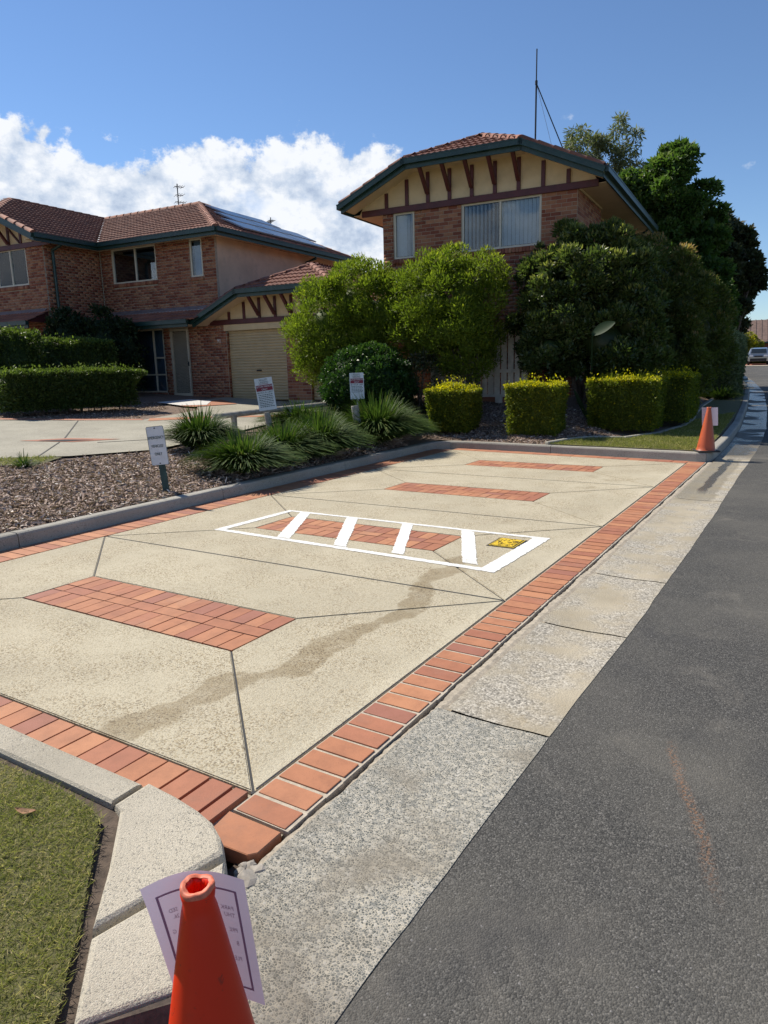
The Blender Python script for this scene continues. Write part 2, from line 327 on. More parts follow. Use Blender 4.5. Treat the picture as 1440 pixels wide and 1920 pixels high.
def glassmat():
    m = NT('window_glass'); N, L = m.N, m.L
    g = N.new('ShaderNodeBsdfGlossy'); g.inputs['Roughness'].default_value = .02; g.inputs[0].default_value = (.9, .95, 1, 1)
    t = N.new('ShaderNodeBsdfTransparent'); t.inputs[0].default_value = (.82, .87, .90, 1)
    f = N.new('ShaderNodeFresnel'); f.inputs[0].default_value = 1.33
    mx = N.new('ShaderNodeMixShader'); L.new(m.math('MULTIPLY_ADD', f.outputs[0], 1.0, .02), mx.inputs[0]); L.new(t.outputs[0], mx.inputs[1]); L.new(g.outputs[0], mx.inputs[2]); L.new(mx.outputs[0], m.out.inputs[0])
    MATS['window_glass'] = m.m
    m = NT('solar_glass'); m.fin((.014, .019, .032), .22, None, .35)
    m = NT('car_paint'); m.fin((.30, .33, .35), .3, None, .5, .75); m.b.inputs['Coat Weight'].default_value = .8
    m = NT('car_glass'); m.fin((.015, .02, .022), .06, None, .6)
    m = NT('lamp_lens'); m.fin((.75, .75, .75), .15, None, .6)
    # orange plastic of the cones: a little light comes through
    for nm, col, dirt_shade in (('cone_red', (.82, .034, .004), .32), ('cone_faded', (.52, .105, .035), .75)):
        m = NT(nm); c = m.mix(m.rng(m.noise(9, 6, .65), .55, .78, 0, dirt_shade), col, (.16, .035, .02))
        c = m.mix(m.rng(m.noise(38, 6, .75, None, 1.2), .60, .70, 0, dirt_shade+.25), c, (.10, .03, .02)); c = m.mix(m.rng(m.noise(14, 7, .75), .62, .74, 0, .22), c, (.60, .16, .08)); c = m.mix(m.rng(m.voro(60), .05, .0, 0, .5), c, (.06, .02, .015))
        m.put(m.b.inputs['Base Color'], c); m.b.inputs['Roughness'].default_value = .42
        tr = m.N.new('ShaderNodeBsdfTranslucent'); tr.inputs[0].default_value = (.85, .03, .005, 1)
        mx = m.N.new('ShaderNodeMixShader'); mx.inputs[0].default_value = .12 if nm == 'cone_red' else .06
        m.L.new(m.b.outputs[0], mx.inputs[1]); m.L.new(tr.outputs[0], mx.inputs[2]); m.L.new(mx.outputs[0], m.out.inputs[0]); MATS[nm] = m.m
    plain('cone_rim', (.62, .16, .085), .6, .25, 60, dirt_shade=((.20, .05, .03), .6))
    for nm, col, tcol, f in (('paper', (.54, .50, .57), (.40, .34, .44), .42), ('paper_ink', (.34, .25, .34), (.28, .19, .28), .42)):
        m = NT(nm); m.b.inputs['Base Color'].default_value = col+(1,); m.b.inputs['Roughness'].default_value = .3
        tr = m.N.new('ShaderNodeBsdfTranslucent'); tr.inputs[0].default_value = tcol+(1,)
        mx = m.N.new('ShaderNodeMixShader'); mx.inputs[0].default_value = f
        m.L.new(m.b.outputs[0], mx.inputs[1]); m.L.new(tr.outputs[0], mx.inputs[2]); m.L.new(mx.outputs[0], m.out.inputs[0]); MATS[nm] = m.m
glassmat()

# ------------------------------------------------------------------ mesh helpers
def new_obj(name, me, parent=None, label=None, cat=None, group=None, kind=None):
    o = bpy.data.objects.new(name, me); COL.objects.link(o)
    if parent: o.parent = parent
    if label: o['label'] = label
    if cat: o['category'] = cat
    if group: o['group'] = group
    if kind: o['kind'] = kind
    return o
def empty(name, loc, rz=0, label=None, cat=None, group=None, kind=None):
    o = new_obj(name, None, None, label, cat, group, kind); o.location = loc; o.rotation_euler = (0, 0, rz); o.empty_display_size = .2
    return o
def mesh_np(name, V, F, mat, smooth=False, rnd=None, tip=None):
    """V (n,3); F (m,k) with one k, or a list of such arrays"""
    V = np.ascontiguousarray(V, np.float32); Fs = F if isinstance(F, list) else [F]; Fs = [np.asarray(f, np.int32) for f in Fs if len(f)]
    me = bpy.data.meshes.new(name); me.vertices.add(len(V)); me.vertices.foreach_set('co', V.ravel())
    loops = np.concatenate([f.ravel() for f in Fs]); cnt = np.concatenate([np.full(len(f), f.shape[1], np.int32) for f in Fs])
    st = np.concatenate([[0], np.cumsum(cnt)[:-1]]).astype(np.int32)
    me.loops.add(len(loops)); me.loops.foreach_set('vertex_index', loops)
    me.polygons.add(len(cnt)); me.polygons.foreach_set('loop_start', st)
    try: me.polygons.foreach_set('loop_total', cnt)
    except Exception: pass
    if smooth: me.polygons.foreach_set('use_smooth', np.ones(len(cnt), bool))
    for nm, a in (('rnd', rnd), ('tip', tip)):
        if a is not None:
            at = me.attributes.new(nm, 'FLOAT', 'FACE'); at.data.foreach_set('value', np.ascontiguousarray(a, np.float32))
    me.update(calc_edges=True); me.validate()
    if mat: me.materials.append(MATS[mat] if isinstance(mat, str) else mat)
    return me
class MB:
    def __init__(s): s.v = []; s.f = []
    def add(s, V, F):
        b = len(s.v); s.v += [tuple(p) for p in V]; s.f += [tuple(b+i for i in f) for f in F]; return s
    def box(s, x0, x1, y0, y1, z0, z1):
        return s.add([(x0,y0,z0),(x1,y0,z0),(x1,y1,z0),(x0,y1,z0),(x0,y0,z1),(x1,y0,z1),(x1,y1,z1),(x0,y1,z1)],
                     [(3,2,1,0),(4,5,6,7),(0,1,5,4),(1,2,6,5),(2,3,7,6),(3,0,4,7)])
    def bar(s, p, q, w, h, up=(0,0,1)):
        p = Vector(p); q = Vector(q); d = (q-p).normalized(); u = Vector(up); sd = d.cross(u)
        if sd.length < 1e-4: sd = d.cross(Vector((0,1,0)))
        sd.normalize(); n = sd.cross(d).normalized(); a = sd*w/2; b = n*h/2
        return s.add([p-a-b,p+a-b,p+a+b,p-a+b,q-a-b,q+a-b,q+a+b,q-a+b],[(0,1,2,3),(7,6,5,4),(0,4,5,1),(1,5,6,2),(2,6,7,3),(3,7,4,0)])
    def tube(s, P, R, seg=8, cap=True):
        P = [Vector(p) for p in P]; R = R if hasattr(R, '__len__') else [R]*len(P); V = []; F = []
        ref = None
        for i, p in enumerate(P):
            d = (P[min(i+1, len(P)-1)]-P[max(i-1, 0)]).normalized()
            if ref is None: ref = d.orthogonal().normalized()
            ref = (ref - d*ref.dot(d)).normalized(); b = d.cross(ref)
            for k in range(seg):
                a = 2*math.pi*k/seg; V.append(p+(ref*math.cos(a)+b*math.sin(a))*R[i])
        for i in range(len(P)-1):
            for k in range(seg):
                k2 = (k+1) % seg; F.append((i*seg+k, i*seg+k2, (i+1)*seg+k2, (i+1)*seg+k))
        if cap: F.append(tuple(range(seg))[::-1]); F.append(tuple((len(P)-1)*seg+k for k in range(seg)))
        return s.add(V, F)
    def poly(s, pts): return s.add(pts, [tuple(range(len(pts)))])
    def prism(s, pts, dz):                      # flat polygon extruded down by dz
        n = len(pts); V = [tuple(p) for p in pts]+[(p[0], p[1], p[2]-dz) for p in pts]
        return s.add(V, [tuple(range(n)), tuple(range(2*n-1, n-1, -1))]+[((i+1) % n, i, n+i, n+(i+1) % n) for i in range(n)])
    def extr(s, pts, vec):                      # planar polygon extruded along vec
        n = len(pts); v = Vector(vec); V = [Vector(p) for p in pts]; V += [p+v for p in V]
        return s.add(V, [tuple(range(n))[::-1], tuple(range(n, 2*n))]+[(i, (i+1) % n, n+(i+1) % n, n+i) for i in range(n)])
    def lathe(s, prof, seg=32, c=(0,0,0)):
        V = []; F = []
        for r, z in prof:
            for k in range(seg):
                a = 2*math.pi*k/seg; V.append((c[0]+r*math.cos(a), c[1]+r*math.sin(a), c[2]+z))
        for i in range(len(prof)-1):
            for k in range(seg):
                k2 = (k+1) % seg; F.append((i*seg+k, i*seg+k2, (i+1)*seg+k2, (i+1)*seg+k))
        return s.add(V, F)
    def mesh(s, name, mat, smooth=False, bevel=0):
        me = bpy.data.meshes.new(name); me.from_pydata(s.v, [], s.f); me.update()
        if bevel:
            bm = bmesh.new(); bm.from_mesh(me); bmesh.ops.recalc_face_normals(bm, faces=bm.faces)
            bmesh.ops.bevel(bm, geom=list(bm.edges), offset=bevel, segments=1, affect='EDGES', clamp_overlap=True); bm.to_mesh(me); bm.free()
        else:
            bm = bmesh.new(); bm.from_mesh(me); bmesh.ops.recalc_face_normals(bm, faces=bm.faces); bm.to_mesh(me); bm.free()
        me.materials.append(MATS[mat])
        if smooth:
            for p in me.polygons: p.use_smooth = True
        return me
    def obj(s, name, mat, parent=None, smooth=False, bevel=0, **k): return new_obj(name, s.mesh(name, mat, smooth, bevel), parent, **k)

def unit_box(name, mat, bevel=0):
    mb = MB().box(-.5, .5, -.5, .5, -.5, .5)
    return mb.mesh(name, mat, False, bevel)
def pieces(name, tmpl, mats, parent, limit=300, key=None, world=None):
    """the largest (nearest) pieces become objects of their own, the rest one joined part"""
    wm = world or Matrix()
    mats = sorted(mats, key=lambda M: ((wm @ M.translation) - CAMP).length)
    for M in mats[:limit]:
        o = new_obj(name, tmpl, parent); o.matrix_local = M
    rest = mats[limit:]
    if rest:
        n = len(tmpl.vertices); co = np.empty(n*3, np.float32); tmpl.vertices.foreach_get('co', co); co = co.reshape(-1, 3)
        h = np.c_[co, np.ones(n)]; V = np.concatenate([(h @ np.array(M).T)[:, :3] for M in rest])
        by = {}
        for p in tmpl.polygons: by.setdefault(len(p.vertices), []).append(list(p.vertices))
        Fs = []; rn = []; r = rng.random(len(rest))
        for k, f in by.items():
            f = np.array(f); Fs.append((f[None] + (np.arange(len(rest))*n)[:, None, None]).reshape(-1, k)); rn.append(np.repeat(r, len(f)))
        me = mesh_np(name+'_rest', V, Fs, None, False, np.concatenate(rn))
        me.materials.append(tmpl.materials[0])
        new_obj(name+'_field', me, parent, kind='stuff')

def text(body, size, mat, parent, mtx, name='lettering', align='CENTER', shear=0, sx=1):
    cu = bpy.data.curves.new('txt', 'FONT'); cu.body = body; cu.size = size; cu.align_x = align; cu.align_y = 'CENTER'; cu.extrude = .0006; cu.resolution_u = 3
    ob = bpy.data.objects.new('txt', cu); me = bpy.data.meshes.new_from_object(ob)
    bpy.data.objects.remove(ob); bpy.data.curves.remove(cu)
    me.materials.clear(); me.materials.append(MATS[mat])
    if sx != 1:
        for v in me.vertices: v.co.x *= sx
    o = new_obj(name, me, parent); o.matrix_local = mtx; return o

# ------------------------------------------------------------------ terrain
def sm(a, b, x):
    t = min(1, max(0, (x-a)/(b-a))); return t*t*(3-2*t)
KX = [(-20, .36), (10.0, .36), (12.8, .35), (15.8, .25), (21.5, -.1), (30, -.75), (40, -1.9), (48, -3.0), (62, -5.0), (80, -7.6)]
def lerp(tab, y):
    for (a, b), (c, d) in zip(tab, tab[1:]):
        if y <= c: return b+(d-b)*max(0, (y-a)/(c-a))
    return tab[-1][1]
def road_z(y): return -.016+.013*max(0, y-10.5)
def hgt(x, y):
    z = .12+.055*max(0, -4.75-x)
    b = .16*sm(-9.5, -7.8, x)*(1-sm(-3, -1.2, x))
    return z+b*min(max(0, y-10.7), 3.8)+.013*max(0, y-10.5)
def drape(name, poly, mat, zf, step=.35, **k):
    bm = bmesh.new(); vs = [bm.verts.new((p[0], p[1], 0)) for p in poly]; bm.faces.new(vs)
    bmesh.ops.triangulate(bm, faces=bm.faces)
    for it in range(9):
        es = [e for e in bm.edges if e.calc_length() > step]
        if not es: break
        bmesh.ops.subdivide_edges(bm, edges=es, cuts=1, use_grid_fill=False); bmesh.ops.triangulate(bm, faces=bm.faces)
    for v in bm.verts: v.co.z = zf(v.co.x, v.co.y)
    bmesh.ops.recalc_face_normals(bm, faces=bm.faces)
    for f in bm.faces:
        if f.normal.z < 0: f.normal_flip()
    me = bpy.data.meshes.new(name); bm.to_mesh(me); bm.free(); me.materials.append(MATS[mat])
    for p in me.polygons: p.use_smooth = True
    return new_obj(name, me, **k)

def build_ground():
    S = dict(kind='structure')
    MB().poly([(-600, -600, -.6), (600, -600, -.6), (600, 900, -.6), (-600, 900, -.6)]).obj('ground', 'far_ground', **S)
    # road
    ys = [-12, -6, -3, -1, 0, 1, 2, 4, 6, 8, 10, 12, 14, 16, 18, 20, 22, 25, 28, 31, 34, 38, 42, 46, 50, 55, 60, 66, 72, 78]
    V = []; F = []
    for y in ys:
        xe = lerp(KX, y)+.50
        for t in (0, 1.2, 4, 7.5): V.append((xe+t, y, road_z(y)+.02*math.sin(min(1, t/7.5)*math.pi)))
    for i in range(len(ys)-1):
        for j in range(3): F.append((i*4+j, i*4+j+1, i*4+j+5, i*4+j+4))
    MB().add(V, F).obj('road', 'asphalt', smooth=True, **S)
    # verge on the other side of the road
    V = []; F = []
    for y in ys:
        xe = lerp(KX, y)+8.0
        for t in (0, 30): V.append((xe+t, y, road_z(y)+.1))
    for i in range(len(ys)-1): F.append((i*2, i*2+1, i*2+3, i*2+2))
    MB().add(V, F).obj('verge', 'lawn_ground', **S)
    # gardens and terrain on the left and behind
    drape('garden_ground', [(-34, -14), (-4.72, -14), (-4.72, 10.74), (-34, 10.74)], 'mulch_ground', lambda x, y: hgt(x, y), .6, **S)
    yk = lambda x: 10.74-.07*max(0, x+4.72)
    P = [(-34, 10.74), (-4.72, 10.74), (.14, 10.40)]+[(lerp(KX, y)-.16, y) for y in (12, 15, 18, 21, 24, 28, 32, 36, 40, 46, 52)]+[(-34, 52)]
    drape('garden_bed', P, 'mulch_ground', hgt, .6, **S)
    drape('hinterland', [(-70, 52), (-3.7, 52), (-5.2, 62), (-7.7, 80), (40, 80), (40, 170), (-70, 170)], 'far_ground', lambda x, y: hgt(-4, y), 12, **S)
    # internal driveway
    D = [(-26, -6.5), (-12, 1.0), (-8.76, 4.13), (-8.16, 4.89), (-7.7, 6.2), (-8.5, 9.2), (-9.1, 11.2), (-9.2, 15.25), (-14.5, 14.9), (-14.3, 13.4), (-12.3, 11.6), (-11.45, 9.0), (-12.4, 7.95), (-13.7, 6.95), (-19, 3.2), (-28, -4)]
    dr = drape('driveway', D, 'drive_concrete', lambda x, y: hgt(min(x, -4), y)*1.0+.035 if x < -9.5 else hgt(x, min(y, 10.7))+.035, .5, **S)
    for a, b in (((-12.3, 8.0), (-9.9, 6.0)), ((-9.6, 5.7), (-8.45, 4.55)), ((-9.1, 6.1), (-8.2, 8.1)), ((-13.0, 7.5), (-16.5, 3.2))):
        n = 24; pts = [(a[0]+(b[0]-a[0])*i/n, a[1]+(b[1]-a[1])*i/n) for i in range(n+1)]
        mb = MB()
        for p, q in zip(pts, pts[1:]):
            mb.bar((p[0], p[1], hgt(p[0], p[1])+.0375), (q[0], q[1], hgt(q[0], q[1])+.0375), .025, .006)
        mb.obj('driveway_joint', 'black_rubber', dr)
    drape('lawn', [(-12, 1.1), (-8.76, 4.13), (-8.2, 4.8), (-7.9, 4.3), (-8.4, 3.2), (-9.5, 1.3)], 'lawn_ground', lambda x, y: hgt(x, y)+.03, .4, **S)
    global VERGE
    VERGE = [(-2.45, 10.58), (-2.2, 11.0), (-1.85, 11.45), (-1.35, 11.75), (-.95, 12.7), (-.72, 14.2), (-.75, 15.6), (-.95, 17.5), (-1.15, 20), (-1.25, 23), (-1.5, 26)]
    P = VERGE+[(lerp(KX, y)-.17, y) for y in (26, 23, 20, 17, 14, 12, 11)]+[(.13, 10.42)]
    drape('lawn', P, 'lawn_ground', lambda x, y: hgt(x, y)+.022, .4, **S)
    # garden edging strip between bed and lawn
    e = empty('garden_edging', (0, 0, 0), kind='structure')
    pts = VERGE
    for (a, b), (c, d) in zip(pts, pts[1:]):
        n = 3
        mb = MB(); p = Vector((a, b, hgt(a, b)+.035)); q = Vector((c, d, hgt(c, d)+.035)); g = (q-p).normalized()*.006
        mb.bar(p+g-Vector((0, 0, .02)), q-g-Vector((0, 0, .02)), .10, .09); mb.obj('edging_block', 'kerb_old', e, bevel=.012)
build_ground()

# ------------------------------------------------------------------ kerbs, gutter
def resample(P, step):
    P = [Vector(p) for p in P]; out = [P[0]]; L = 0
    for a, b in zip(P, P[1:]):
        n = max(1, int((b-a).length/step))
        for i in range(1, n+1): out.append(a.lerp(b, i/n))
    return out
def kerb_run(parent, P, w, h, mat, block=2.4, left=True, base=-.08, zf=None, step=.3):
    """P = front edge (x,y); the kerb lies to its left"""
    pts = resample([(p[0], p[1], 0) for p in P], step)
    cum = [0]
    for a, b in zip(pts, pts[1:]): cum.append(cum[-1]+(b-a).length)
    prof = [(0, base), (.012, h-.028), (.022, h-.008), (.042, h), (w-.01, h), (w, h-.012), (w, base)]
    def sec(i):
        d = (pts[min(i+1, len(pts)-1)]-pts[max(i-1, 0)]).normalized(); n = Vector((-d.y, d.x, 0)) if left else Vector((d.y, -d.x, 0))
        z0 = zf(pts[i].x, pts[i].y) if zf else 0
        return d, [pts[i]+n*a+Vector((0, 0, z+z0+random.uniform(-.002, .002))) for a, z in prof]
    start = 0
    while start < len(pts)-1:
        end = start+1
        while end < len(pts)-1 and cum[end]-cum[start] < block: end += 1
        V = []; F = []; k = len(prof)
        for i in range(start, end+1):
            d, s = sec(i)
            if i == start: s = [p+d*.005 for p in s]
            if i == end: s = [p-d*.005 for p in s]
            V += s
        for i in range(end-start):
            for j in range(k-1): F.append((i*k+j, i*k+j+1, (i+1)*k+j+1, (i+1)*k+j))
        F.append(tuple(range(k))); F.append(tuple((end-start)*k+j for j in range(k))[::-1])
        MB().add(V, F).obj('kerb_block', mat, parent)
        start = end
def build_kerbs():
    k = empty('kerb', (0, 0, 0), kind='structure')
    kerb_run(k, [(-4.60, -9), (-4.60, 10.0), (-4.55, 10.36), (-4.36, 10.52), (-3.9, 10.55), (-1.7, 10.42), (.12, 10.26), (.27, 10.29), (.34, 10.45), (.36, 10.9)]+[(lerp(KX, y), y) for y in (12.8, 14.5, 15.8, 18, 21.5, 25, 30, 35, 40, 46, 52, 58)],
             .16, .13, 'kerb_old', 2.6, zf=lambda x, y: max(0, road_z(y)+.016))
    # near kerb return, pale concrete, widening towards the road
    pale = empty('kerb', (0, 0, 0), kind='structure')
    kerb_run(pale, [(-.285, -.272), (-4.6, -.262)], .155, .085, 'kerb_concrete', 2.15, left=True)
    zt = .085
    front = [(-.275, -.272), (-.12, -.280), (.02, -.298), (.12, -.325), (.205, -.372), (.265, -.425)]
    back = [(.165, -.842), (-.005, -.66), (-.225, -.445), (-.275, -.427)]
    def slab(front, back, name='kerb_block'):
        out = front+back; c = Vector((sum(p[0] for p in out)/len(out), sum(p[1] for p in out)/len(out), 0))
        ring = lambda f, z: [Vector((p[0], p[1], 0)).lerp(c, f)+Vector((0, 0, z)) for p in out]
        def inset(d, z):
            R = []
            for p in out:
                v = Vector((p[0], p[1], 0)); t = (c-v); R.append(v+t.normalized()*d+Vector((0, 0, z)))
            return R
        r0, r1, r2, r3 = inset(-.012, -.10), inset(0, zt-.03), inset(.008, zt-.008), inset(.025, zt)
        n = len(out); V = r0+r1+r2+r3; F = []
        for a in range(3):
            for i in range(n): F.append((a*n+i, a*n+(i+1) % n, (a+1)*n+(i+1) % n, (a+1)*n+i))
        F.append(tuple(3*n+i for i in range(n)))
        MB().add(V, F).obj(name, 'kerb_concrete', pale, smooth=False)
    slab(front, back)
    slab([(.285, -.442), (.345, -.505), (.43, -.585), (.52, -.69), (.60, -.80)], [(.535, -.845), (.385, -1.06), (.183, -.862)])  # slab end made up here so the ground beyond drops into shade
    MB().prism([(.548, -.838, zt-.006), (.615, -.79, zt-.006), (.66, -.84, zt-.10), (.43, -1.13, zt-.10), (.385, -1.075, zt-.006)], .1).obj('dirt_shade', 'soil', pale)  # dark strip added to paint the shade at the slab's end
    # broken mortar stones in the gap by the first brick
    st = empty('rubble', (.325, -.345, -.024), label='small broken mortar stones wedged beside the first paving brick', cat='stones')
    for (x, y, s) in ((.0, .0, .034), (-.04, .012, .024), (-.005, -.055, .05), (.035, .045, .016), (-.06, .0, .02), (.02, -.02, .022), (-.045, -.03, .026)):
        bm = bmesh.new(); bmesh.ops.create_icosphere(bm, subdivisions=2, radius=s)
        for v in bm.verts: v.co *= random.uniform(.75, 1.12); v.co.z *= .6
        me = bpy.data.meshes.new('stone'); bm.to_mesh(me); bm.free(); me.materials.append(MATS['rock']); o = new_obj('stone', me, st); o.location = (x, y, .005)
    # gutter pan
    g = empty('gutter', (0, 0, 0), kind='structure')
    def pan(y0, y1, mat, seam=.006, ragged=0, xin=.325):
        n = max(2, int((y1-y0)/.12)); V = []; F = []
        for i in range(n+1):
            y = y0+seam+(y1-y0-2*seam)*i/n; kx = lerp(KX, y) if y > 10.4 else None
            xi = (kx+.005) if kx is not None else xin+(.05 if y > .93 else 0)+random.uniform(-ragged, ragged)
            xo = (lerp(KX, y)+.505 if y > 10.4 else .862+.04*sm(0, 3, y)*(1-sm(5, 9.5, y)))+.003*math.sin(y*3.3)+random.uniform(-.003, .003)
            z = road_z(y)+.004
            for t, dz in ((0, .008), (.25, .0), (.55, -.004), (.85, .0), (1, -.001), (1.0, -.05)): V.append((xi+(xo-xi)*t, y, z+dz))
        for i in range(n):
            for j in range(5): F.append((i*6+j, i*6+j+1, i*6+j+7, i*6+j+6))
        MB().add(V, F).obj('gutter_slab', mat, g, smooth=False)
    pan(-2.6, .93, 'gutter_aggregate', .004, .002)
    for a, b in ((.93, 2.25), (2.25, 3.45), (3.45, 6.9), (6.9, 10.4), (10.4, 14), (14, 18), (18, 22), (22, 27), (27, 33), (33, 40), (40, 50)): pan(a, b, 'gutter_worn', .008, .004)
    # packed grit between the border bricks and the gutter, and dirt in the gaps
    V = []; F = []; n = 420
    for i in range(n+1):
        y = -.40+10.65*i/n; a = .298; b = .40
        V += [(a, y, -.045), (a+.008+.006*math.sin(y*9)+random.uniform(-.003, .003), y, -.012+random.uniform(-.004, .002)), (b-.06+random.uniform(-.004, .004), y, -.010+random.uniform(-.002, .002)), (b, y, -.022)]
    for i in range(n):
        for j in range(3): F.append((i*4+j, i*4+j+1, i*4+j+5, i*4+j+4))
    MB().add(V, F).obj('mortar_strip', 'joint_mortar', g)
    MB().box(.2, .95, -3, 10.4, -.12, -.052).obj('gutter_bed', 'soil', g)
build_kerbs()

# ------------------------------------------------------------------ parking bays
def build_lot():
    lot = empty('parking_bay', (0, 0, 0), kind='structure')
    MB().poly([(-4.62, -.30, -.022), (.272, -.30, -.022), (.272, 10.30, -.022), (-4.62, 10.62, -.022)]).obj('bedding', 'joint_mortar', lot)
    def far_y(x): return 10.29+(x+4.22)*(-.37/4.25)
    XL, XR = -4.215, .030; w = 2.512; cx = -2.06; hl, hw = 1.03, .30
    for i in range(4):
        y0 = -.035 if i == 0 else i*w; y1 = (i+1)*w; yc = (i+.5)*w
        A = (XL, y0); B = (XR, y0); Cc = (XR, y1 if i < 3 else far_y(XR)); Dd = (XL, y1 if i < 3 else far_y(XL))
        a = (cx-hl, yc-hw); b = (cx+hl, yc-hw); c = (cx+hl, yc+hw); d = (cx-hl, yc+hw)
        for q in ((A, B, b, a), (B, Cc, c, b), (Cc, Dd, d, c), (Dd, A, a, d)):
            P = [Vector((p[0], p[1], 0)) for p in q]; n = len(P); R = []
            g = .0055
            for k in range(n):               # inset each edge by g so the joints stay open
                p0, p1, p2 = P[k-1], P[k], P[(k+1) % n]
                d1 = (p1-p0).normalized(); d2 = (p2-p1).normalized(); n1 = Vector((-d1.y, d1.x, 0)); n2 = Vector((-d2.y, d2.x, 0))
                bis = (n1+n2); R.append(p1+bis*(g/max(.25, 1+n1.dot(n2))))
            bm = bmesh.new(); vs = [bm.verts.new(p+Vector((0, 0, 0))) for p in R]; f = bm.faces.new(vs)
            if f.normal.z < 0: f.normal_flip()
            r = bmesh.ops.extrude_face_region(bm, geom=[f]); 
            for v in r['geom']:
                if isinstance(v, bmesh.types.BMVert): v.co.z -= .05
            bmesh.ops.recalc_face_normals(bm, faces=bm.faces)
            top = [e for e in bm.edges if all(abs(v.co.z) < 1e-5 for v in e.verts)]
            bmesh.ops.bevel(bm, geom=top, offset=.005, segments=2, affect='EDGES')
            me = bpy.data.meshes.new('concrete_slab'); bm.to_mesh(me); bm.free(); me.materials.append(MATS['bay_concrete']); new_obj('concrete_slab', me, lot)
        # dark sealant in the joints
        mb = MB()
        for p, q in ((A, a), (B, b), (Cc, c), (Dd, d)): mb.bar((p[0], p[1], -.012), (q[0], q[1], -.012), .02, .012)
        if i < 3: mb.bar((XL, y1, -.010), (XR, y1, -.010), .02, .012)
        mb.obj('joint_sealant', 'black_rubber', lot)
    # one thin crack in the first bay
    mb = MB(); pts = [(-2.62, .93), (-2.66, .80), (-2.72, .70), (-2.78, .52), (-2.90, .35), (-2.98, .2), (-3.1, -.03)]
    # bricks: shared mesh, slightly uneven
    bk = unit_box('brick', 'paving_brick', .012)
    def mat4(x, y, sx, sy, rz=0, z=0):
        t = random.uniform
        M = Matrix.Translation((x, y, z-.03+t(-.0016, .0016))) @ Matrix.Rotation(rz+t(-.008, .008), 4, 'Z') @ Matrix.Rotation(t(-.006, .006), 4, 'X') @ Matrix.Diagonal((sx, sy, .06, 1))
        return M
    for i in range(4):
        yc = (i+.5)*w; Ms = []; n = 17; p = 2*hl/n; H = 2*hw; ls = .236; lm = H-2*ls-.006
        for k in range(n):
            x = cx-hl+(k+.5)*p
            for sgn in (-1, 1): Ms.append(mat4(x, yc+sgn*(hw-.003-ls/2), p-.007, ls-.008))
        m = 8.5; q = 2*hl/m; x = cx-hl
        while x < cx+hl-.01:
            L = min(q if x > cx-hl+.001 else q*.5, cx+hl-x); Ms.append(mat4(x+L/2, yc, L-.008, lm-.010)); x += L
        b = empty('brick_panel', (0, 0, 0), kind='structure'); pieces('brick', bk, Ms, b)
    # right border along the gutter
    b = empty('brick_border', (0, 0, 0), kind='structure'); Ms = []; y = -.155; k = 0
    while y < 10.12:
        g = .019 if y < 2.4 else random.choice((.010, .014, .017)); L = .1225
        Ms.append(mat4(.160, y+L/2, .232, L-g, 0, .001)); y += L
    pieces('brick', bk, Ms, b)
    mb = MB(); n = 90
    for i in range(n):
        y0 = -.15+10.30*i/n; y1 = -.15+10.30*(i+1)/n
        mb.box(.034, .290+random.uniform(-.003, .003), y0, y1, -.05, -.0045)
    mb.obj('mortar', 'border_mortar', b)
    # the cut corner brick at the near end
    MB().prism([(.030, -.166, 0), (.045, -.265, 0), (.075, -.325, 0), (.255, -.315, 0), (.278, -.29, 0), (.278, -.166, 0)], .06).obj('brick', 'paving_brick', b, bevel=.003)
    # near border
    b = empty('brick_border', (0, 0, 0), kind='structure'); Ms = []; x = .018; k = 0
    while x > -4.2:
        L = .078 if k == 0 else .124; g = .016 if k < 3 else .009
        Ms.append(mat4(x-L/2, -.159, L-g, .226)); x -= L; k += 1
    pieces('brick', bk, Ms, b)
    # left border under the kerb
    b = empty('brick_border', (0, 0, 0), kind='structure'); Ms = []; y = -.03
    while y < 10.25: Ms.append(mat4(-4.405, y+.0615, .352, .123-.009)); y += .123
    pieces('brick', bk, Ms, b)
    # far border, laid along the kerb
    b = empty('brick_border', (0, 0, 0), kind='structure'); Ms = []; x = -4.2; ang = math.atan2(-.37, 4.25)
    while x < .02:
        L = min(.235, .035-x)
        if L > .03: Ms.append(mat4(x+L/2, far_y(x+L/2)+.145, L-.009, .262, ang))
        x += .235
    pieces('brick', bk, Ms, b)
    # painted keep-clear box
    m = empty('painted_marking', (0, 0, 0), kind='structure')
    z = .0035
    out = [(-3.42, 3.205), (-3.345, 4.335), (-.265, 4.335), (-.295, 3.085)]
    inn = [(-3.315, 3.27), (-3.265, 4.282), (-.41, 4.278), (-.435, 3.165)]
    jit = lambda p: (p[0]+random.uniform(-.006, .006), p[1]+random.uniform(-.006, .006), z)
    def stripe(a, b, c, d, name='stripe'):    # a-b one long side, d-c the other, ragged edges
        n = max(4, int((Vector(a)-Vector(b)).length/.022)); V = []; F = []
        for i in range(n+1):
            t = i/n; V += [jit((a[0]+(b[0]-a[0])*t, a[1]+(b[1]-a[1])*t)), jit((d[0]+(c[0]-d[0])*t, d[1]+(c[1]-d[1])*t))]
        for i in range(n): F.append((2*i, 2*i+1, 2*i+3, 2*i+2))
        MB().add(V, F).obj(name, 'white_paint', m)
    for k in range(4):
        a, b_, c, d = out[k], out[(k+1) % 4], inn[(k+1) % 4], inn[k]
        stripe(a, b_, c, d)
    for tx, bx, wd in ((-3.15, -2.54, .16), (-2.435, -1.865, .145), (-1.75, -1.255, .125), (-1.075, -.57, .14)):
        if tx < -3.0: stripe((tx-.0, 4.279), (bx-wd/2, 3.255), (bx+wd/2, 3.25), (tx+wd*.9, 4.279))
        else: stripe((tx-wd/2, 4.277), (bx-wd/2, 3.235), (bx+wd/2, 3.225), (tx+wd/2, 4.277))
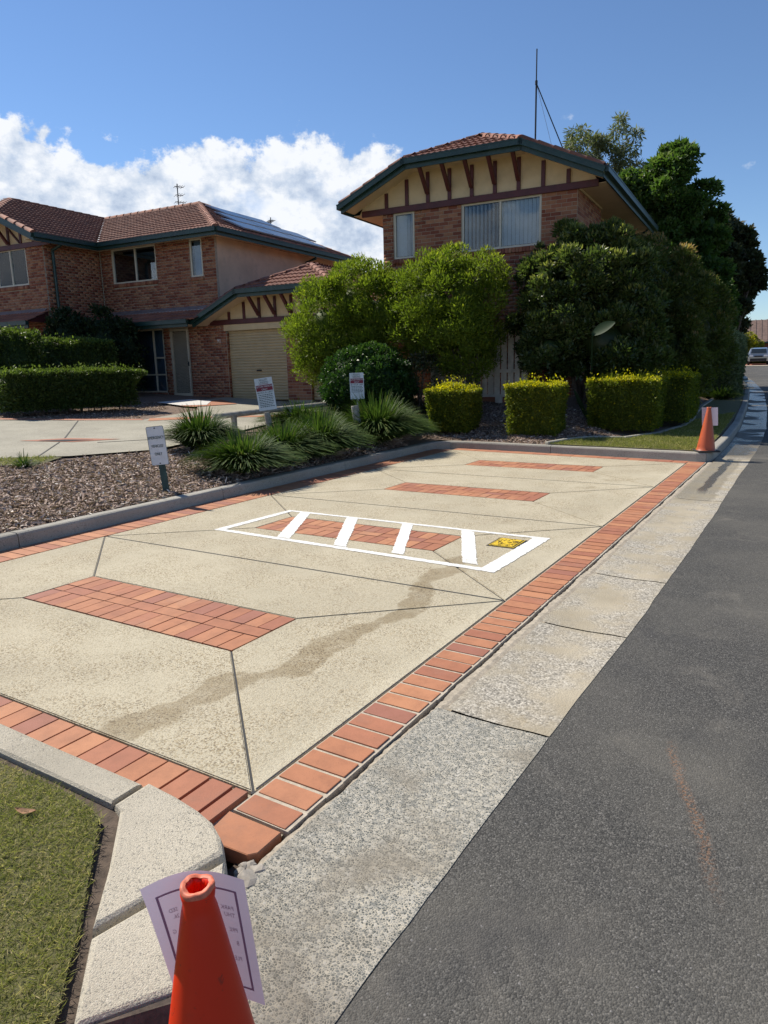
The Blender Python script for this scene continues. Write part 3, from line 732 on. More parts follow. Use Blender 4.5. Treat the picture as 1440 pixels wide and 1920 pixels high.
    # yellow water-meter lid
    t = empty('pit_lid', (-.555, 4.0, 0), label='small yellow painted pit lid set in the concrete inside the white box', cat='pit lid')
    MB().box(-.135, .135, -.165, .165, -.03, .003).obj('frame', 'black_rubber', t)
    MB().box(-.118, .118, -.148, .148, -.03, .006).obj('rim', 'yellow_paint', t)
    MB().box(-.108, .108, -.138, .138, -.03, .008).obj('gap', 'black_rubber', t)
    MB().box(-.102, .102, -.132, .132, -.03, .010).obj('lid', 'yellow_paint', t, bevel=.003)
    mb = MB()
    for k in range(34):
        x = random.uniform(-.09, .09); y = random.uniform(-.12, .12); a = random.uniform(0, 3.14); l = random.uniform(.008, .022)
        mb.bar((x-l*math.cos(a), y-l*math.sin(a), .0105), (x+l*math.cos(a), y+l*math.sin(a), .0105), .005, .004)
    mb.obj('tread_pattern', 'black_rubber', t, kind='stuff')
build_lot()

# ------------------------------------------------------------------ houses
PITCH_T = math.tan(RAD(24))
WB = unit_box('brick', 'wall_brick')
def wall_bricks(axis, pos, a0, a1, z0, z1, holes=(), sgn=1, zclip=None):
    """axis 'f': wall along x at y=pos facing -y; 's': wall along y at x=pos, facing sgn*x"""
    Ms = []; k = 0; z = z0; P = .24; C = .086
    while z < z1-.02:
        h = min(C, z1-z); free = [(a0, a1)]
        for (h0, h1, q0, q1) in holes:
            if z+h*.5 < q0 or z+h*.5 > q1: continue
            nf = []
            for (s, e) in free:
                if h1 <= s or h0 >= e: nf.append((s, e)); continue
                if h0 > s: nf.append((s, h0))
                if h1 < e: nf.append((h1, e))
            free = nf
        off = (k % 2)*.12
        for (s, e) in free:
            i = math.floor((s-off)/P)
            while off+i*P < e:
                l = max(s, off+i*P); r = min(e, off+(i+1)*P); i += 1
                if r-l < .035: continue
                c = (l+r)/2; L = r-l-.010; zz = z+(h-.010)/2
                d = random.uniform(.003, .0075)
                if axis == 'f': Ms.append(Matrix.Translation((c, pos-d+.015, zz)) @ Matrix.Diagonal((L, .03, h-.010, 1)))
                else: Ms.append(Matrix.Translation((pos+sgn*(d-.015), c, zz)) @ Matrix.Diagonal((.03, L, h-.010, 1)))
        z += C; k += 1
    return Ms
def wall_sheet(axis, pos, a0, a1, z0, z1, holes, name, mat, parent, depth=.1):
    """backing wall with real openings"""
    xs = sorted({a0, a1} | {min(a1, max(a0, v)) for h in holes for v in h[:2]}); zs = sorted({z0, z1} | {min(z1, max(z0, v)) for h in holes for v in h[2:]})
    mb = MB()
    for x0, x1 in zip(xs, xs[1:]):
        for q0, q1 in zip(zs, zs[1:]):
            cx, cz = (x0+x1)/2, (q0+q1)/2
            if any(h[0] < cx < h[1] and h[2] < cz < h[3] for h in holes): continue
            if axis == 'f': mb.box(x0, x1, pos, pos+depth, q0, q1)
            else: mb.box(pos-depth, pos, x0, x1, q0, q1) if depth > 0 else mb.box(pos, pos-depth, x0, x1, q0, q1)
    return mb.obj(name, mat, parent)
def window(parent, u0, u1, z0, z1, v, mull=(), trans=(), blinds=None, fr=.045, room='dark_room', sl=.09, fill=None):
    mb = MB(); d0, d1 = v+.015, v+.075
    mb.box(u0, u0+fr, d0, d1, z0, z1); mb.box(u1-fr, u1, d0, d1, z0, z1); mb.box(u0+fr, u1-fr, d0, d1, z0, z0+fr); mb.box(u0+fr, u1-fr, d0, d1, z1-fr, z1)
    for m in mull: mb.box(m-.022, m+.022, d0-.004, d1, z0+fr, z1-fr)
    for (a, b, z) in trans: mb.box(a, b, d0+.002, d1-.002, z-.025, z+.025)
    w = mb.obj('window', 'window_frame', parent)
    xs = [u0+fr]+list(mull)+[u1-fr]
    for a, b in zip(xs, xs[1:]): MB().box(a+.012, b-.012, v+.045, v+.051, z0+fr, z1-fr).obj('pane', 'window_glass', w)
    rm = MB(); rm.poly([(u0, v+.9, z0), (u1, v+.9, z0), (u1, v+.9, z1), (u0, v+.9, z1)])
    rm.poly([(u0, v+.1, z0), (u0, v+.9, z0), (u0, v+.9, z1), (u0, v+.1, z1)]); rm.poly([(u1, v+.1, z0), (u1, v+.9, z0), (u1, v+.9, z1), (u1, v+.1, z1)])
    rm.poly([(u0, v+.1, z0), (u1, v+.1, z0), (u1, v+.9, z0), (u0, v+.9, z0)]); rm.poly([(u0, v+.1, z1), (u1, v+.1, z1), (u1, v+.9, z1), (u0, v+.9, z1)])
    rm.obj('room', room, w)
    if blinds:
        x = u0+fr+.02
        while x < u1-fr-.02:
            skip = blinds(x) if callable(blinds) else 0
            if skip is not None:
                a = RAD(14+skip)+random.uniform(-.10, .10); L = sl*.5
                MB().extr([(x-L*math.cos(a), v+.14-L*math.sin(a), z0+fr+.03), (x+L*math.cos(a), v+.14+L*math.sin(a), z0+fr+.03), (x+L*math.cos(a), v+.14+L*math.sin(a), z1-fr), (x-L*math.cos(a), v+.14-L*math.sin(a), z1-fr)], (0, .003, 0)).obj('blind_slat', 'white_blind', w)
            x += sl*1.10
    if fill: MB().box(u0+fr, u1-fr, v+.16, v+.18, z0+fr, z1-fr).obj('curtain', fill, w)
    return w
def sill_bricks(u0, u1, z, v):
    n = max(2, int(round((u1-u0)/.086))); p = (u1-u0)/n
    return [Matrix.Translation((u0+(i+.5)*p, v-.012, z-.06)) @ Matrix.Rotation(RAD(-10), 4, 'X') @ Matrix.Diagonal((p-.010, .07, .115, 1)) for i in range(n)]

def tile_template():
    V = []; F = []; nx = 9
    prof = [(-.152, .0), (-.115, .022), (-.075, .030), (-.035, .022), (.0, .003), (.035, .022), (.075, .030), (.115, .022), (.152, .0)]
    for (y, lift) in ((-.185, .045), (.185, .008)):
        for x, z in prof: V.append((x, y, z+lift))
    for x, z in prof: V.append((x, -.185, z+lift*0+.005))
    for i in range(nx-1):
        F.append((i, i+1, nx+i+1, nx+i)); F.append((2*nx+i, 2*nx+i+1, i+1, i))
    me = bpy.data.meshes.new('roof_tile'); me.from_pydata(V, [], F); me.update(); me.materials.append(MATS['roof_tile'])
    return me
TILE_M = tile_template()
def cap_template():
    V = []; F = []; n = 7
    for y, r in ((-.2, .125), (.2, .105)):
        for i in range(n):
            a = math.pi*i/(n-1); V.append((math.cos(a)*r, y, math.sin(a)*r*.85-.02))
    for i in range(n-1): F.append((i, i+1, n+i+1, n+i))
    F.append(tuple(range(n)))
    me = bpy.data.meshes.new('ridge_tile'); me.from_pydata(V, [], F); me.update(); me.materials.append(MATS['roof_tile'])
    for p in me.polygons[:-1]: p.use_smooth = True
    return me
CAP_M = cap_template()
def inside(p, poly):
    x, y = p; c = False; n = len(poly)
    for i in range(n):
        x1, y1 = poly[i]; x2, y2 = poly[(i+1) % n]
        if (y1 > y) != (y2 > y) and x < (x2-x1)*(y-y1)/(y2-y1)+x1: c = not c
    return c
def roof_tiles(poly, eave):
    """poly 3-D corners of a flat roof plane, eave = (i, j) the corners of its lower edge"""
    P = [Vector(p) for p in poly]; o = P[eave[0]]; u = (P[eave[1]]-o).normalized()
    n = None
    for i in range(len(P)):
        c = (P[i-1]-P[i]).cross(P[(i+1) % len(P)]-P[i])
        if c.length > .1: n = c.normalized(); break
    if n.z < 0: n = -n
    w = n.cross(u)
    if w.z < 0: u = -u; w = n.cross(u)
    q = [((p-o).dot(u), (p-o).dot(w)) for p in P]; xs = [a for a, b in q]; ys = [b for a, b in q]
    Ms = []; j = 0; y = min(ys)+.12
    while y < max(ys):
        x = min(xs)-.15+(.15 if j % 2 else 0)*0
        while x < max(xs)+.15:
            if inside((x, y), q):
                c = o+u*x+w*y+n*(.012+random.uniform(-.003, .003))
                Ms.append(Matrix(((u.x, w.x, n.x, c.x), (u.y, w.y, n.y, c.y), (u.z, w.z, n.z, c.z), (0, 0, 0, 1))))
            x += .30
        y += .325; j += 1
    return Ms
def caps(p, q):
    p = Vector(p); q = Vector(q); d = (q-p); L = d.length; d.normalize(); sd = d.cross(Vector((0, 0, 1))).normalized(); n = sd.cross(d); Ms = []
    k = int(L/.36)
    for i in range(k):
        c = p+d*(i+.5)*L/k+n*.03; Ms.append(Matrix(((sd.x, d.x, n.x, c.x), (sd.y, d.y, n.y, c.y), (sd.z, d.z, n.z, c.z), (0, 0, 0, 1))))
    return Ms
def roof(parent, planes, ridges, world, under='roof_tile'):
    mb = MB()
    for poly, ev in planes: mb.poly(poly)
    r = mb.obj('roof', under, parent)
    Ms = [m for poly, ev in planes for m in roof_tiles(poly, ev)]
    pieces('tile', TILE_M, Ms, r, 300, world=world)
    pieces('ridge_tile', CAP_M, [m for a, b in ridges for m in caps(a, b)], r, 200, world=world)
    return r
def eave_trim(parent, pts, w=.13, h=.17, drop=.0):
    """green gutter in front of a green fascia along a polyline at the roof edge"""
    g = MB(); f = MB()
    for p, q in zip(pts, pts[1:]):
        p = Vector(p); q = Vector(q); d = (q-p).normalized()
        f.bar(p-d*.01+Vector((0, 0, -.10)), q+d*.01+Vector((0, 0, -.10)), .035, .20)
    f.obj('fascia', 'fascia_green', parent)
    for p, q, nrm in [(Vector(a), Vector(b), None) for a, b in zip(pts, pts[1:])]:
        d = (q-p).normalized(); sd = d.cross(Vector((0, 0, 1))).normalized()
        g.bar(p-d*.05+sd*.065+Vector((0, 0, -.045)), q+d*.05+sd*.065+Vector((0, 0, -.045)), .11, .115)
        g.bar(p-d*.05+sd*.115+Vector((0, 0, .012)), q+d*.05+sd*.115+Vector((0, 0, .012)), .028, .024)
    g.obj('gutter', 'fascia_green', parent)
def gable_front(house, uc, half, v, ze, over, zbeam, bm0, bm1, posts, brackets, run=1.78, btm=True, wall0=None, wall1=None):
    """half-timbered clipped gable facing -v; returns roof edge heights"""
    zt = ze+run*PITCH_T; tl, tr = uc-half+run, uc+half-run
    vo = v-over
    eave_trim(house, [(uc-half, vo, ze), (tl, vo, zt), (tr, vo, zt), (uc+half, vo, ze)])
    w = MB(); s = .13
    w.extr([(uc-half+.2, v-.012, zbeam), (uc+half-.2, v-.012, zbeam), (uc+half-.3, v-.012, ze+.0), (tr, v-.012, zt-.05), (tl, v-.012, zt-.05), (uc-half+.3, v-.012, ze+.0)], (0, .05, 0)); w.obj('gable_board', 'cream_board', house)
    sf = MB()
    for (a, za), (b, zb) in (((uc-half+.03, ze-.10), (tl, zt-.10)), ((tl, zt-.10), (tr, zt-.10)), ((tr, zt-.10), (uc+half-.03, ze-.10))):
        sf.poly([(a, vo+.02, za-.03), (b, vo+.02, zb-.03), (b, v, zb-.03), (a, v, za-.03)])
    sf.obj('soffit', 'soffit_cream', house)
    MB().box(bm0, bm1, v-.062, v-.013, zbeam-.075, zbeam+.075).obj('beam', 'trim_maroon', house, bevel=.006)
    under = lambda u: min(zt, ze+(u-(uc-half))*PITCH_T, ze+(uc+half-u)*PITCH_T)-.20
    for u in posts:
        top = under(u)+.02
        if top > zbeam+.12: MB().box(u-.045, u+.045, v-.055, v-.013, zbeam+.076, top).obj('post', 'trim_maroon', house, bevel=.005)
    for u, zl in brackets:
        MB().bar((u, v-.075, zl), (u, vo+.06, under(u)+.05), .085, .085, (1, 0, 0)).obj('bracket', 'trim_maroon', house, bevel=.005)
    return zt, tl, tr

def house_matrix(loc, deg): return Matrix.Translation(loc) @ Matrix.Rotation(RAD(deg), 4, 'Z')

def build_house_b():
    loc = (-3.302, 14.840, 0); wm = house_matrix(loc, 4)
    H = empty('brick_house', loc, RAD(4), label='two-storey brick house with clipped cream gable behind the round shrubs', cat='house')
    uc, half, ze = -2.56, 3.22, 5.60; z0 = .3
    holes = [(-4.61, -4.04, 4.27, 5.37), (-2.765, -.82, 4.27, 5.37)]
    wall_sheet('f', 0, -4.92, 0, z0, 5.42, holes, 'wall', 'mortar', H)
    wall_sheet('s', 0, .1, 2.65, z0, 5.42, (), 'wall', 'mortar', H)
    wall_sheet('s', -.26, 2.65, 6.9, z0, 5.42, (), 'wall', 'mortar', H)
    MB().box(-4.92, -4.82, .1, 6.9, z0, 5.42).obj('wall', 'mortar', H); MB().box(-4.82, -.36, 6.8, 6.9, z0, 5.42).obj('wall', 'mortar', H)
    MB().box(-.26, -.0, 2.60, 2.648, z0, 5.42).obj('wall', 'mortar', H)
    Ms = wall_bricks('f', 0, -4.92, 0, z0, 5.40, [(-4.62, -4.03, 4.13, 5.4), (-2.775, -.81, 4.13, 5.4)])
    Ms += wall_bricks('s', 0, .016, 2.65, z0, 5.40) + wall_bricks('s', -.26, 2.66, 6.9, z0, 5.40) + wall_bricks('s', -4.92, .016, 6.9, z0, 5.40, sgn=-1)
    Ms += sill_bricks(-4.62, -4.03, 4.262, 0) + sill_bricks(-2.775, -.81, 4.262, 0)
    vis = [m for m in Ms if m.translation.z > 4.0]; hid = [m for m in Ms if m.translation.z <= 4.0]
    pieces('brick', WB, vis+[], H, 300, world=wm)
    pieces('brick', WB, hid, H, 0, world=wm)
    window(H, -4.61, -4.04, 4.27, 5.37, 0, (), (), blinds=lambda x: 8 if x < -4.3 else 38)
    window(H, -2.765, -.82, 4.27, 5.37, 0, (-1.80,), (), blinds=lambda x: (52 if x < -2.3 else (62 if x < -1.82 else 12)))
    zt, tl, tr = gable_front(H, uc, half, 0, ze, .60, 5.435, -5.50, .46, [-4.79+.573*i for i in range(9)], [(-4.79+.573*i, 5.72) for i in range(2, 7)])
    vo = -.60; zr = ze+half*PITCH_T; run = half-1.78; ridge0 = (uc, vo+run, zr); ridge1 = (uc, 7.5-half, zr); L, R = uc-half, uc+half
    roof(H, [([(R, vo, ze), (R, 7.5, ze), ridge1, ridge0, (tr, vo, zt)], (0, 1)), ([(L, 7.5, ze), (L, vo, ze), (tl, vo, zt), ridge0, ridge1], (0, 1)),
             ([(tl, vo, zt), (tr, vo, zt), ridge0], (0, 1)), ([(R, 7.5, ze), (L, 7.5, ze), ridge1], (0, 1))],
         [((tl, vo, zt), ridge0), ((tr, vo, zt), ridge0), (ridge0, ridge1), ((R, 7.5, ze), ridge1), ((L, 7.5, ze), ridge1), ((L, vo, ze+.0), (tl, vo, zt)), ((tr, vo, zt), (R, vo, ze))], wm)
    eave_trim(H, [(R, vo, ze), (R, 7.5, ze), (L, 7.5, ze), (L, vo, ze)])
    MB().box(.002, R-.02, 0, 7.4, 5.425, 5.44).obj('soffit', 'soffit_cream', H); MB().box(L+.02, -4.925, 0, 7.4, 5.425, 5.44).obj('soffit', 'soffit_cream', H)
    MB().box(-.262, .0015, 2.65, 7.4, 5.425, 5.44).obj('soffit', 'soffit_cream', H)
    MB().box(.0, .025, .02, 2.66, 5.38, 5.424).obj('cornice', 'soffit_cream', H); MB().box(-.258, -.235, 2.68, 6.9, 5.38, 5.424).obj('cornice', 'soffit_cream', H)
    MB().tube([(R-.04, 6.6, 5.5), (R-.1, 6.6, 5.36), (-.2, 6.6, 5.2), (-.2, 6.6, z0)], .045, 8).obj('downpipe', 'fascia_green', H)
    # radio mast and its stays
    t = empty('radio_mast', wm @ Vector((-1.85, 3.0, 6.7)), 0, 'tall thin radio mast with two stays on the roof behind the clipped gable', 'antenna')
    MB().tube([(0, 0, 0), (0, 0, 2.08)], .024, 8).obj('lower_pole', 'dark_metal', t); MB().tube([(0, 0, 2.08), (0, 0, 2.88)], .017, 8).obj('upper_pole', 'dark_metal', t)
    MB().tube([(0, 0, 2.04), (0, 0, 2.13)], .036, 8).obj('clamp', 'dark_metal', t)
    MB().tube([(0, 0, 2.07), (.86, .02, .12)], .016, 6).obj('stay', 'dark_metal', t); MB().tube([(.0, 0, 2.07), (.52, .05, .2)], .005, 5).obj('stay_wire', 'galv_metal', t)
build_house_b()

def roller_door(H, u0, u1, z0, z1, v):
    mb = MB().box(u0, u1, v+.14, v+.16, z0, z1); d = mb.obj('garage_door', 'door_slat', H)
    n = int((z1-z0)/.085); p = (z1-z0)/n
    prof = [(.14, 0), (.118, .012), (.112, .035), (.118, .062), (.134, .074), (.14, p)]
    V = [(x, v+y, z) for x in (u0+.01, u1-.01) for (y, z) in prof]; k = len(prof)
    me = MB().add(V, [(i, i+1, k+i+1, k+i) for i in range(k-1)]).mesh('slat', 'door_slat')
    for i in range(n):
        o = new_obj('slat', me, d); o.location = (0, 0, z0+i*p)
    MB().box((u0+u1)/2-.09, (u0+u1)/2+.09, v+.085, v+.118, z0+.88, z0+.92).obj('handle', 'dark_metal', d)

def build_house_a():
    loc = (-14.511, 14.894, 0); wm = house_matrix(loc, 4); z0 = .66
    H = empty('brick_house', loc, RAD(4), label='long two-storey brick house with cream garage gable and solar panels, at left', cat='house')
    hol = [(-4.45, -2.47, 4.52, 5.62), (-1.02, -.53, 4.49, 5.62), (-4.49, -2.43, .92, 2.98), (-2.12, -1.33, .80, 2.95)]
    gar = [(.22, 2.46, .60, 2.80), (3.31, 5.55, .60, 2.80)]
    wall_sheet('f', 0, -5.0, 0, z0-.1, 5.62, hol, 'wall', 'mortar', H)
    wall_sheet('f', 0, 0, 6.1, z0-.1, 3.02, gar, 'wall', 'mortar', H)
    MB().box(-.06, .002, .1, 8.0, z0-.1, 5.62).obj('rendered_wall', 'render_wall', H, label='cream rendered side wall')
    MB().box(5.98, 6.1, .1, 7, z0-.1, 3.02).obj('wall', 'mortar', H)
    vw = -2.2; wh = [(-7.35, -5.83, 4.42, 5.55)]
    wall_sheet('f', vw, -12.4, -5.0, z0-.1, 5.62, wh, 'wall', 'mortar', H)
    wall_sheet('s', -5.0, vw+.1, 0, z0-.1, 5.62, (), 'wall', 'mortar', H)
    MB().box(-12.4, -12.3, vw+.1, 8, z0-.1, 5.62).obj('wall', 'mortar', H); MB().box(-12.3, -.06, 7.9, 8, z0-.1, 5.62).obj('wall', 'mortar', H)
    Ms = wall_bricks('f', 0, -4.97, 0, z0, 5.62, [(-4.46, -2.46, 4.37, 5.62), (-1.03, -.52, 4.34, 5.62), (-4.5, -2.42, .78, 3.0), (-2.13, -1.32, .62, 3.0)])
    Ms += sill_bricks(-4.46, -2.46, 4.512, 0)+sill_bricks(-1.03, -.52, 4.482, 0)+sill_bricks(-4.5, -2.42, .912, 0)
    Ms += wall_bricks('f', 0, 0, 6.1, z0, 3.0, [(.215, 2.465, .5, 3.0), (3.305, 5.555, .5, 3.0)])
    Ms += wall_bricks('s', -5.0, vw+.016, -.012, z0, 5.62)
    Ms += wall_bricks('f', vw, -8.4, -5.0, z0, 5.62, [(-7.36, -5.82, 4.28, 5.62)])+sill_bricks(-7.36, -5.82, 4.412, vw)
    for hx0, hx1, in ((.22, 2.46), (3.31, 5.55)):      # brick reveals beside the garage doors
        for k in range(24): 
            Ms.append(Matrix.Translation((hx0-.013, .075, z0+.038+k*.086)) @ Matrix.Diagonal((.03, .13, .076, 1))); Ms.append(Matrix.Translation((hx1+.013, .075, z0+.038+k*.086)) @ Matrix.Diagonal((.03, .13, .076, 1)))
    vis = [m for m in Ms if m.translation.z > 2.9 or m.translation.x > -2.4]; hid = [m for m in Ms if not (m.translation.z > 2.9 or m.translation.x > -2.4)]
    pieces('brick', WB, vis, H, 300, world=wm); pieces('brick', WB, hid, H, 0, world=wm)
    # openings
    window(H, -4.45, -2.47, 4.52, 5.62, 0, (-3.40,), fill=None)
    window(H, -1.02, -.53, 4.49, 5.62, 0, (), fill='grey_curtain')
    window(H, -4.49, -2.43, .92, 2.98, 0, (-3.96, -2.90), trans=((-4.45, -3.96, 2.05), (-2.90, -2.47, 2.05), (-4.45, -2.47, 1.50)), fill='grey_curtain')
    window(H, -7.35, -5.83, 4.42, 5.55, vw, (-6.62,), blinds=lambda x: None if x < -6.7 else 10)
    # front door with diamond security screen
    d = MB(); a, b, c, e = -2.10, -1.35, .80, 2.94
    d.box(a, a+.06, -.02, .03, c, e); d.box(b-.06, b, -.02, .03, c, e); d.box(a+.06, b-.06, -.02, .03, c, c+.09); d.box(a+.06, b-.06, -.02, .03, e-.07, e)
    dd = d.obj('screen_door', 'screen_metal', H)
    mb = MB(); s = .085
    x0, x1, y0, y1 = a+.06, b-.06, c+.09, e-.07
    k = -30
    for k in range(-30, 40):
        for sg in (1, -1):
            pts = []
            for t in range(0, 60):
                x = x0+t*s*.18; y = y0+(k*s)+sg*(x-x0)*1.55
                if x <= x1 and y0 <= y <= y1: pts.append((x, y))
            if len(pts) > 1: mb.bar((pts[0][0], .002*sg, pts[0][1]), (pts[-1][0], .002*sg, pts[-1][1]), .007, .007, (0, 1, 0))
    mb.obj('diamond_mesh', 'screen_metal', dd); MB().box(a, b, .10, .12, c, e).obj('door_leaf', 'dark_room', dd)
    MB().box(b-.05, b-.02, -.05, -.02, 1.75, 1.9).obj('handle', 'dark_metal', dd)
    for g in gar: roller_door(H, g[0], g[1], z0, 2.80, 0)
    for g in gar: MB().box(g[0]-.06, g[1]+.03, -.03, .12, 2.79, 2.975).obj('lintel_board', 'cream_board', H)
    text('91', .16, 'white_gutter', H, Matrix.Translation((-.08, -.012, 2.50)) @ Matrix.Rotation(RAD(90), 4, 'X'), 'house_number')
    # clipped garage gable
    guc, ghalf, gze = 2.85, 3.42, 3.10
    zt, tl, tr = gable_front(H, guc, ghalf, 0, gze, .62, 3.05, -.36, 6.0, [.40+.585*i for i in range(9)], [(.40+.585*i, 3.20) for i in range(2, 7)])
    gr = gze+ghalf*PITCH_T; run = ghalf-1.78; A0 = (guc, -.62+run, gr); A1 = (guc, 7.5, gr); L, R = guc-ghalf, guc+ghalf
    # main roof, wing roof, entry roof
    ze = 5.74; zr = ze+4.2*PITCH_T; ap = (-3.7, 3.7, zr); wr = (-8.7, 3.7, zr); wf = (-8.7, -2.85+2.42, zr); wz = ze+1.78*PITCH_T
    planes = [([(-4.5, -.5, ze), (.5, -.5, ze), ap, wr], (0, 1)), ([(.5, -.5, ze), (.5, 7.9, ze), ap], (0, 1)),
              ([(-4.5, -2.85, ze), (-4.5, -.5, ze), wr, wf, (-6.28, -2.85, wz)], (0, 1)), ([(-6.28, -2.85, wz), (-11.12, -2.85, wz), wf], (0, 1)),
              ([(L, -.62, gze), (tl, -.62, zt), A0, A1, (L, 7.5, gze)], (0, 4)), ([(R, -.62, gze), (R, 7.5, gze), A1, A0, (tr, -.62, zt)], (0, 1)), ([(tl, -.62, zt), (tr, -.62, zt), A0], (0, 1)),
              ([(-5.0, -.86, 3.13), (L+.25, -.86, 3.13), (L+.25, 0, 3.50), (-5.0, 0, 3.50)], (0, 1)), ([(-9.5, -2.95, 3.22), (-5.1, -2.95, 3.22), (-5.1, -2.2, 3.54), (-9.5, -2.2, 3.54)], (0, 1))]
    roof(H, planes, [((.5, -.5, ze), ap), (ap, wr), (wr, wf), ((.5, 7.9, ze), ap), (A0, A1), ((tl, -.62, zt), A0), ((tr, -.62, zt), A0), ((L, -.62, gze), (tl, -.62, zt)), ((-4.5, -2.85, ze), (-6.28, -2.85, wz)), ((-6.28, -2.85, wz), wf)], wm)
    mb = MB(); mb.poly([(.5, 7.9, ze), (-16, 7.9, ze), (-16, 3.7, zr), ap]); mb.poly([wr, wf, (-11.12, -2.85, wz), (-12.9, -2.85, ze), (-12.9, 3.7, ze)]); mb.obj('rear_roof', 'roof_tile', H)
    MB().extr([(-4.5, -.5, ze+.05), (-8.7, 3.7, zr+.05), (-8.64, 3.76, zr+.05), (-4.44, -.44, ze+.05)], (0, 0, .012)).obj('valley', 'white_gutter', H)
    eave_trim(H, [(-4.5, -2.85, ze), (-4.5, -.5, ze), (.5, -.5, ze), (.5, 7.9, ze), (-16, 7.9, ze)])
    MB().box(.004, .48, -.48, 7.9, 5.625, 5.64).obj('soffit', 'soffit_cream', H); MB().box(-4.998, .003, -.48, -.001, 5.625, 5.64).obj('soffit', 'soffit_cream', H); MB().box(-4.999, -4.52, -2.8, -.485, 5.625, 5.64).obj('soffit', 'soffit_cream', H)
    eave_trim(H, [(-5.0, -.86, 3.13), (L+.02, -.86, 3.13)]); MB().box(-4.99, L, -.84, -.001, 2.985, 3.0).obj('soffit', 'soffit_cream', H)
    MB().extr([(-4.99, -.01, 3.60), (L+.2, -.01, 3.60), (L+.2, -.20, 3.475), (-4.99, -.20, 3.475)], (0, 0, .015)).obj('flashing', 'galv_metal', H)
    eave_trim(H, [(-9.5, -2.95, 3.22), (-5.1, -2.95, 3.22)]); MB().extr([(-5.10, -2.95, 3.22), (-5.1, -2.2, 3.54), (-5.1, -2.2, 3.2)], (.03, 0, 0)).obj('end_board', 'trim_maroon', H)
    MB().extr([(-9.5, -2.21, 3.64), (-5.1, -2.21, 3.64), (-5.1, -2.42, 3.5), (-9.5, -2.42, 3.5)], (0, 0, .015)).obj('flashing', 'galv_metal', H)
    eave_trim(H, [(R, -.62, gze), (R, 7.5, gze)])
    # wing gable
    gable_front(H, -8.7, 4.2, vw, ze, .65, 5.60, -12.6, -4.55, [-5.36-.585*i for i in range(8)], [(-5.945-.585*i, 5.70) for i in range(1, 6)])
    MB().bar((-5.99, vw-.04, 5.70), (-6.45, vw-.04, 6.15), .035, .085, (0, 1, 0)).obj('brace', 'trim_maroon', H)
    MB().tube([(-4.55, -1.85, 5.66), (-4.6, -1.85, 5.55), (-4.93, -1.9, 5.42), (-4.93, -1.9, 5.3), (-4.93, -1.9, .7)], .05, 8).obj('downpipe', 'fascia_green', H)
    MB().tube([(.44, 5.0, 5.62), (.44, 5.0, 5.5), (.07, 4.95, 5.40), (.07, 4.95, 4.4)], .05, 8).obj('downpipe', 'fascia_green', H)
    # solar panels and aerials on the roof
    rows = [(.35, 1.3, 7), (1.45, 2.3, 6.6), (2.55, 3.15, 5.6)]
    names = ['lowest row', 'middle row', 'top row']
    n0 = 0
    for ri, (a, v0, v1) in enumerate(rows):
        k = 0; v = v0
        while v+1.62 < v1+.9:
            t = empty('solar_panel', wm @ Vector((.5-a, v, ze+a*PITCH_T+.10)), RAD(4), '%s solar panel of the %s on the left house roof' % (('first', 'second', 'third', 'fourth')[k], names[ri]), 'solar panel', 'solar panels on the left house')
            s = 1.02; du, dz = -s*math.cos(RAD(24)), s*math.sin(RAD(24))
            MB().extr([(0, 0, 0), (0, 1.62, 0), (du, 1.62, dz), (du, 0, dz)], (.016, 0, .036)).obj('frame', 'galv_metal', t)
            g = MB().extr([(-.03+.017, .025, .0385+.013), (-.03+.017, 1.595, .0385+.013), (du+.03+.017, 1.595, dz+.0385-.013), (du+.03+.017, .025, dz+.0385-.013)], (.001, 0, .003)); g.obj('glass', 'solar_glass', t)
            v += 1.66; k += 1
    def aerial(pos, h, arms, label, rot):
        t = empty('tv_aerial', wm @ Vector(pos), rot, label, 'aerial'); MB().tube([(0, 0, 0), (0, 0, h)], .02, 6).obj('mast', 'dark_metal', t)
        for (z, L, n, w) in arms:
            MB().tube([(-L*.3, 0, z), (L*.7, 0, z)], .012, 5).obj('boom', 'dark_metal', t)
            for i in range(n):
                x = -L*.3+L*(i+.5)/n; MB().tube([(x, -w/2, z), (x, w/2, z)], .008, 5).obj('element', 'dark_metal', t)
    aerial((-5.0, 4.0, 7.4), 1.15, [(1.05, .35, 4, .5), (.75, .3, 3, .6), (.5, .4, 4, .5)], 'dark rooftop aerial with several crossed arms on the ridge', 1.2)
    aerial((-3.8, 8.2, 6.2), 1.7, [(1.55, .9, 9, .28)], 'slim mast with long horizontal aerial behind the solar panels', 2.6)
build_house_a()

# ------------------------------------------------------------------ foliage
def unit(v): return v/np.maximum(1e-9, np.linalg.norm(v, axis=-1, keepdims=True))
def leaf_mesh(P, Dr, length, width, fold=.25, sideways=None):
    """diamond leaves: base P, direction Dr, arrays of length/width"""
    n = len(P); Dr = unit(Dr); r = unit(rng.normal(size=(n, 3))) if sideways is None else sideways
    s = unit(np.cross(Dr, r)); nn = np.cross(s, Dr); L = length[:, None]; Wd = width[:, None]
    V = np.empty((n, 4, 3)); V[:, 0] = P; V[:, 2] = P+Dr*L+nn*L*-.12
    V[:, 1] = P+Dr*L*.48+s*Wd*.5+nn*Wd*fold; V[:, 3] = P+Dr*L*.48-s*Wd*.5+nn*Wd*fold
    return V.reshape(-1, 3), np.arange(n*4).reshape(n, 4)
def lump(d, seed, amp):
    r = np.random.default_rng(seed); o = np.zeros(len(d))
    for k in range(7):
        f = r.normal(size=3)*(1.5+k*.9); o += np.sin(d@f+r.random()*6.28)/(1+k*.45)
    return 1+amp*o/2.2
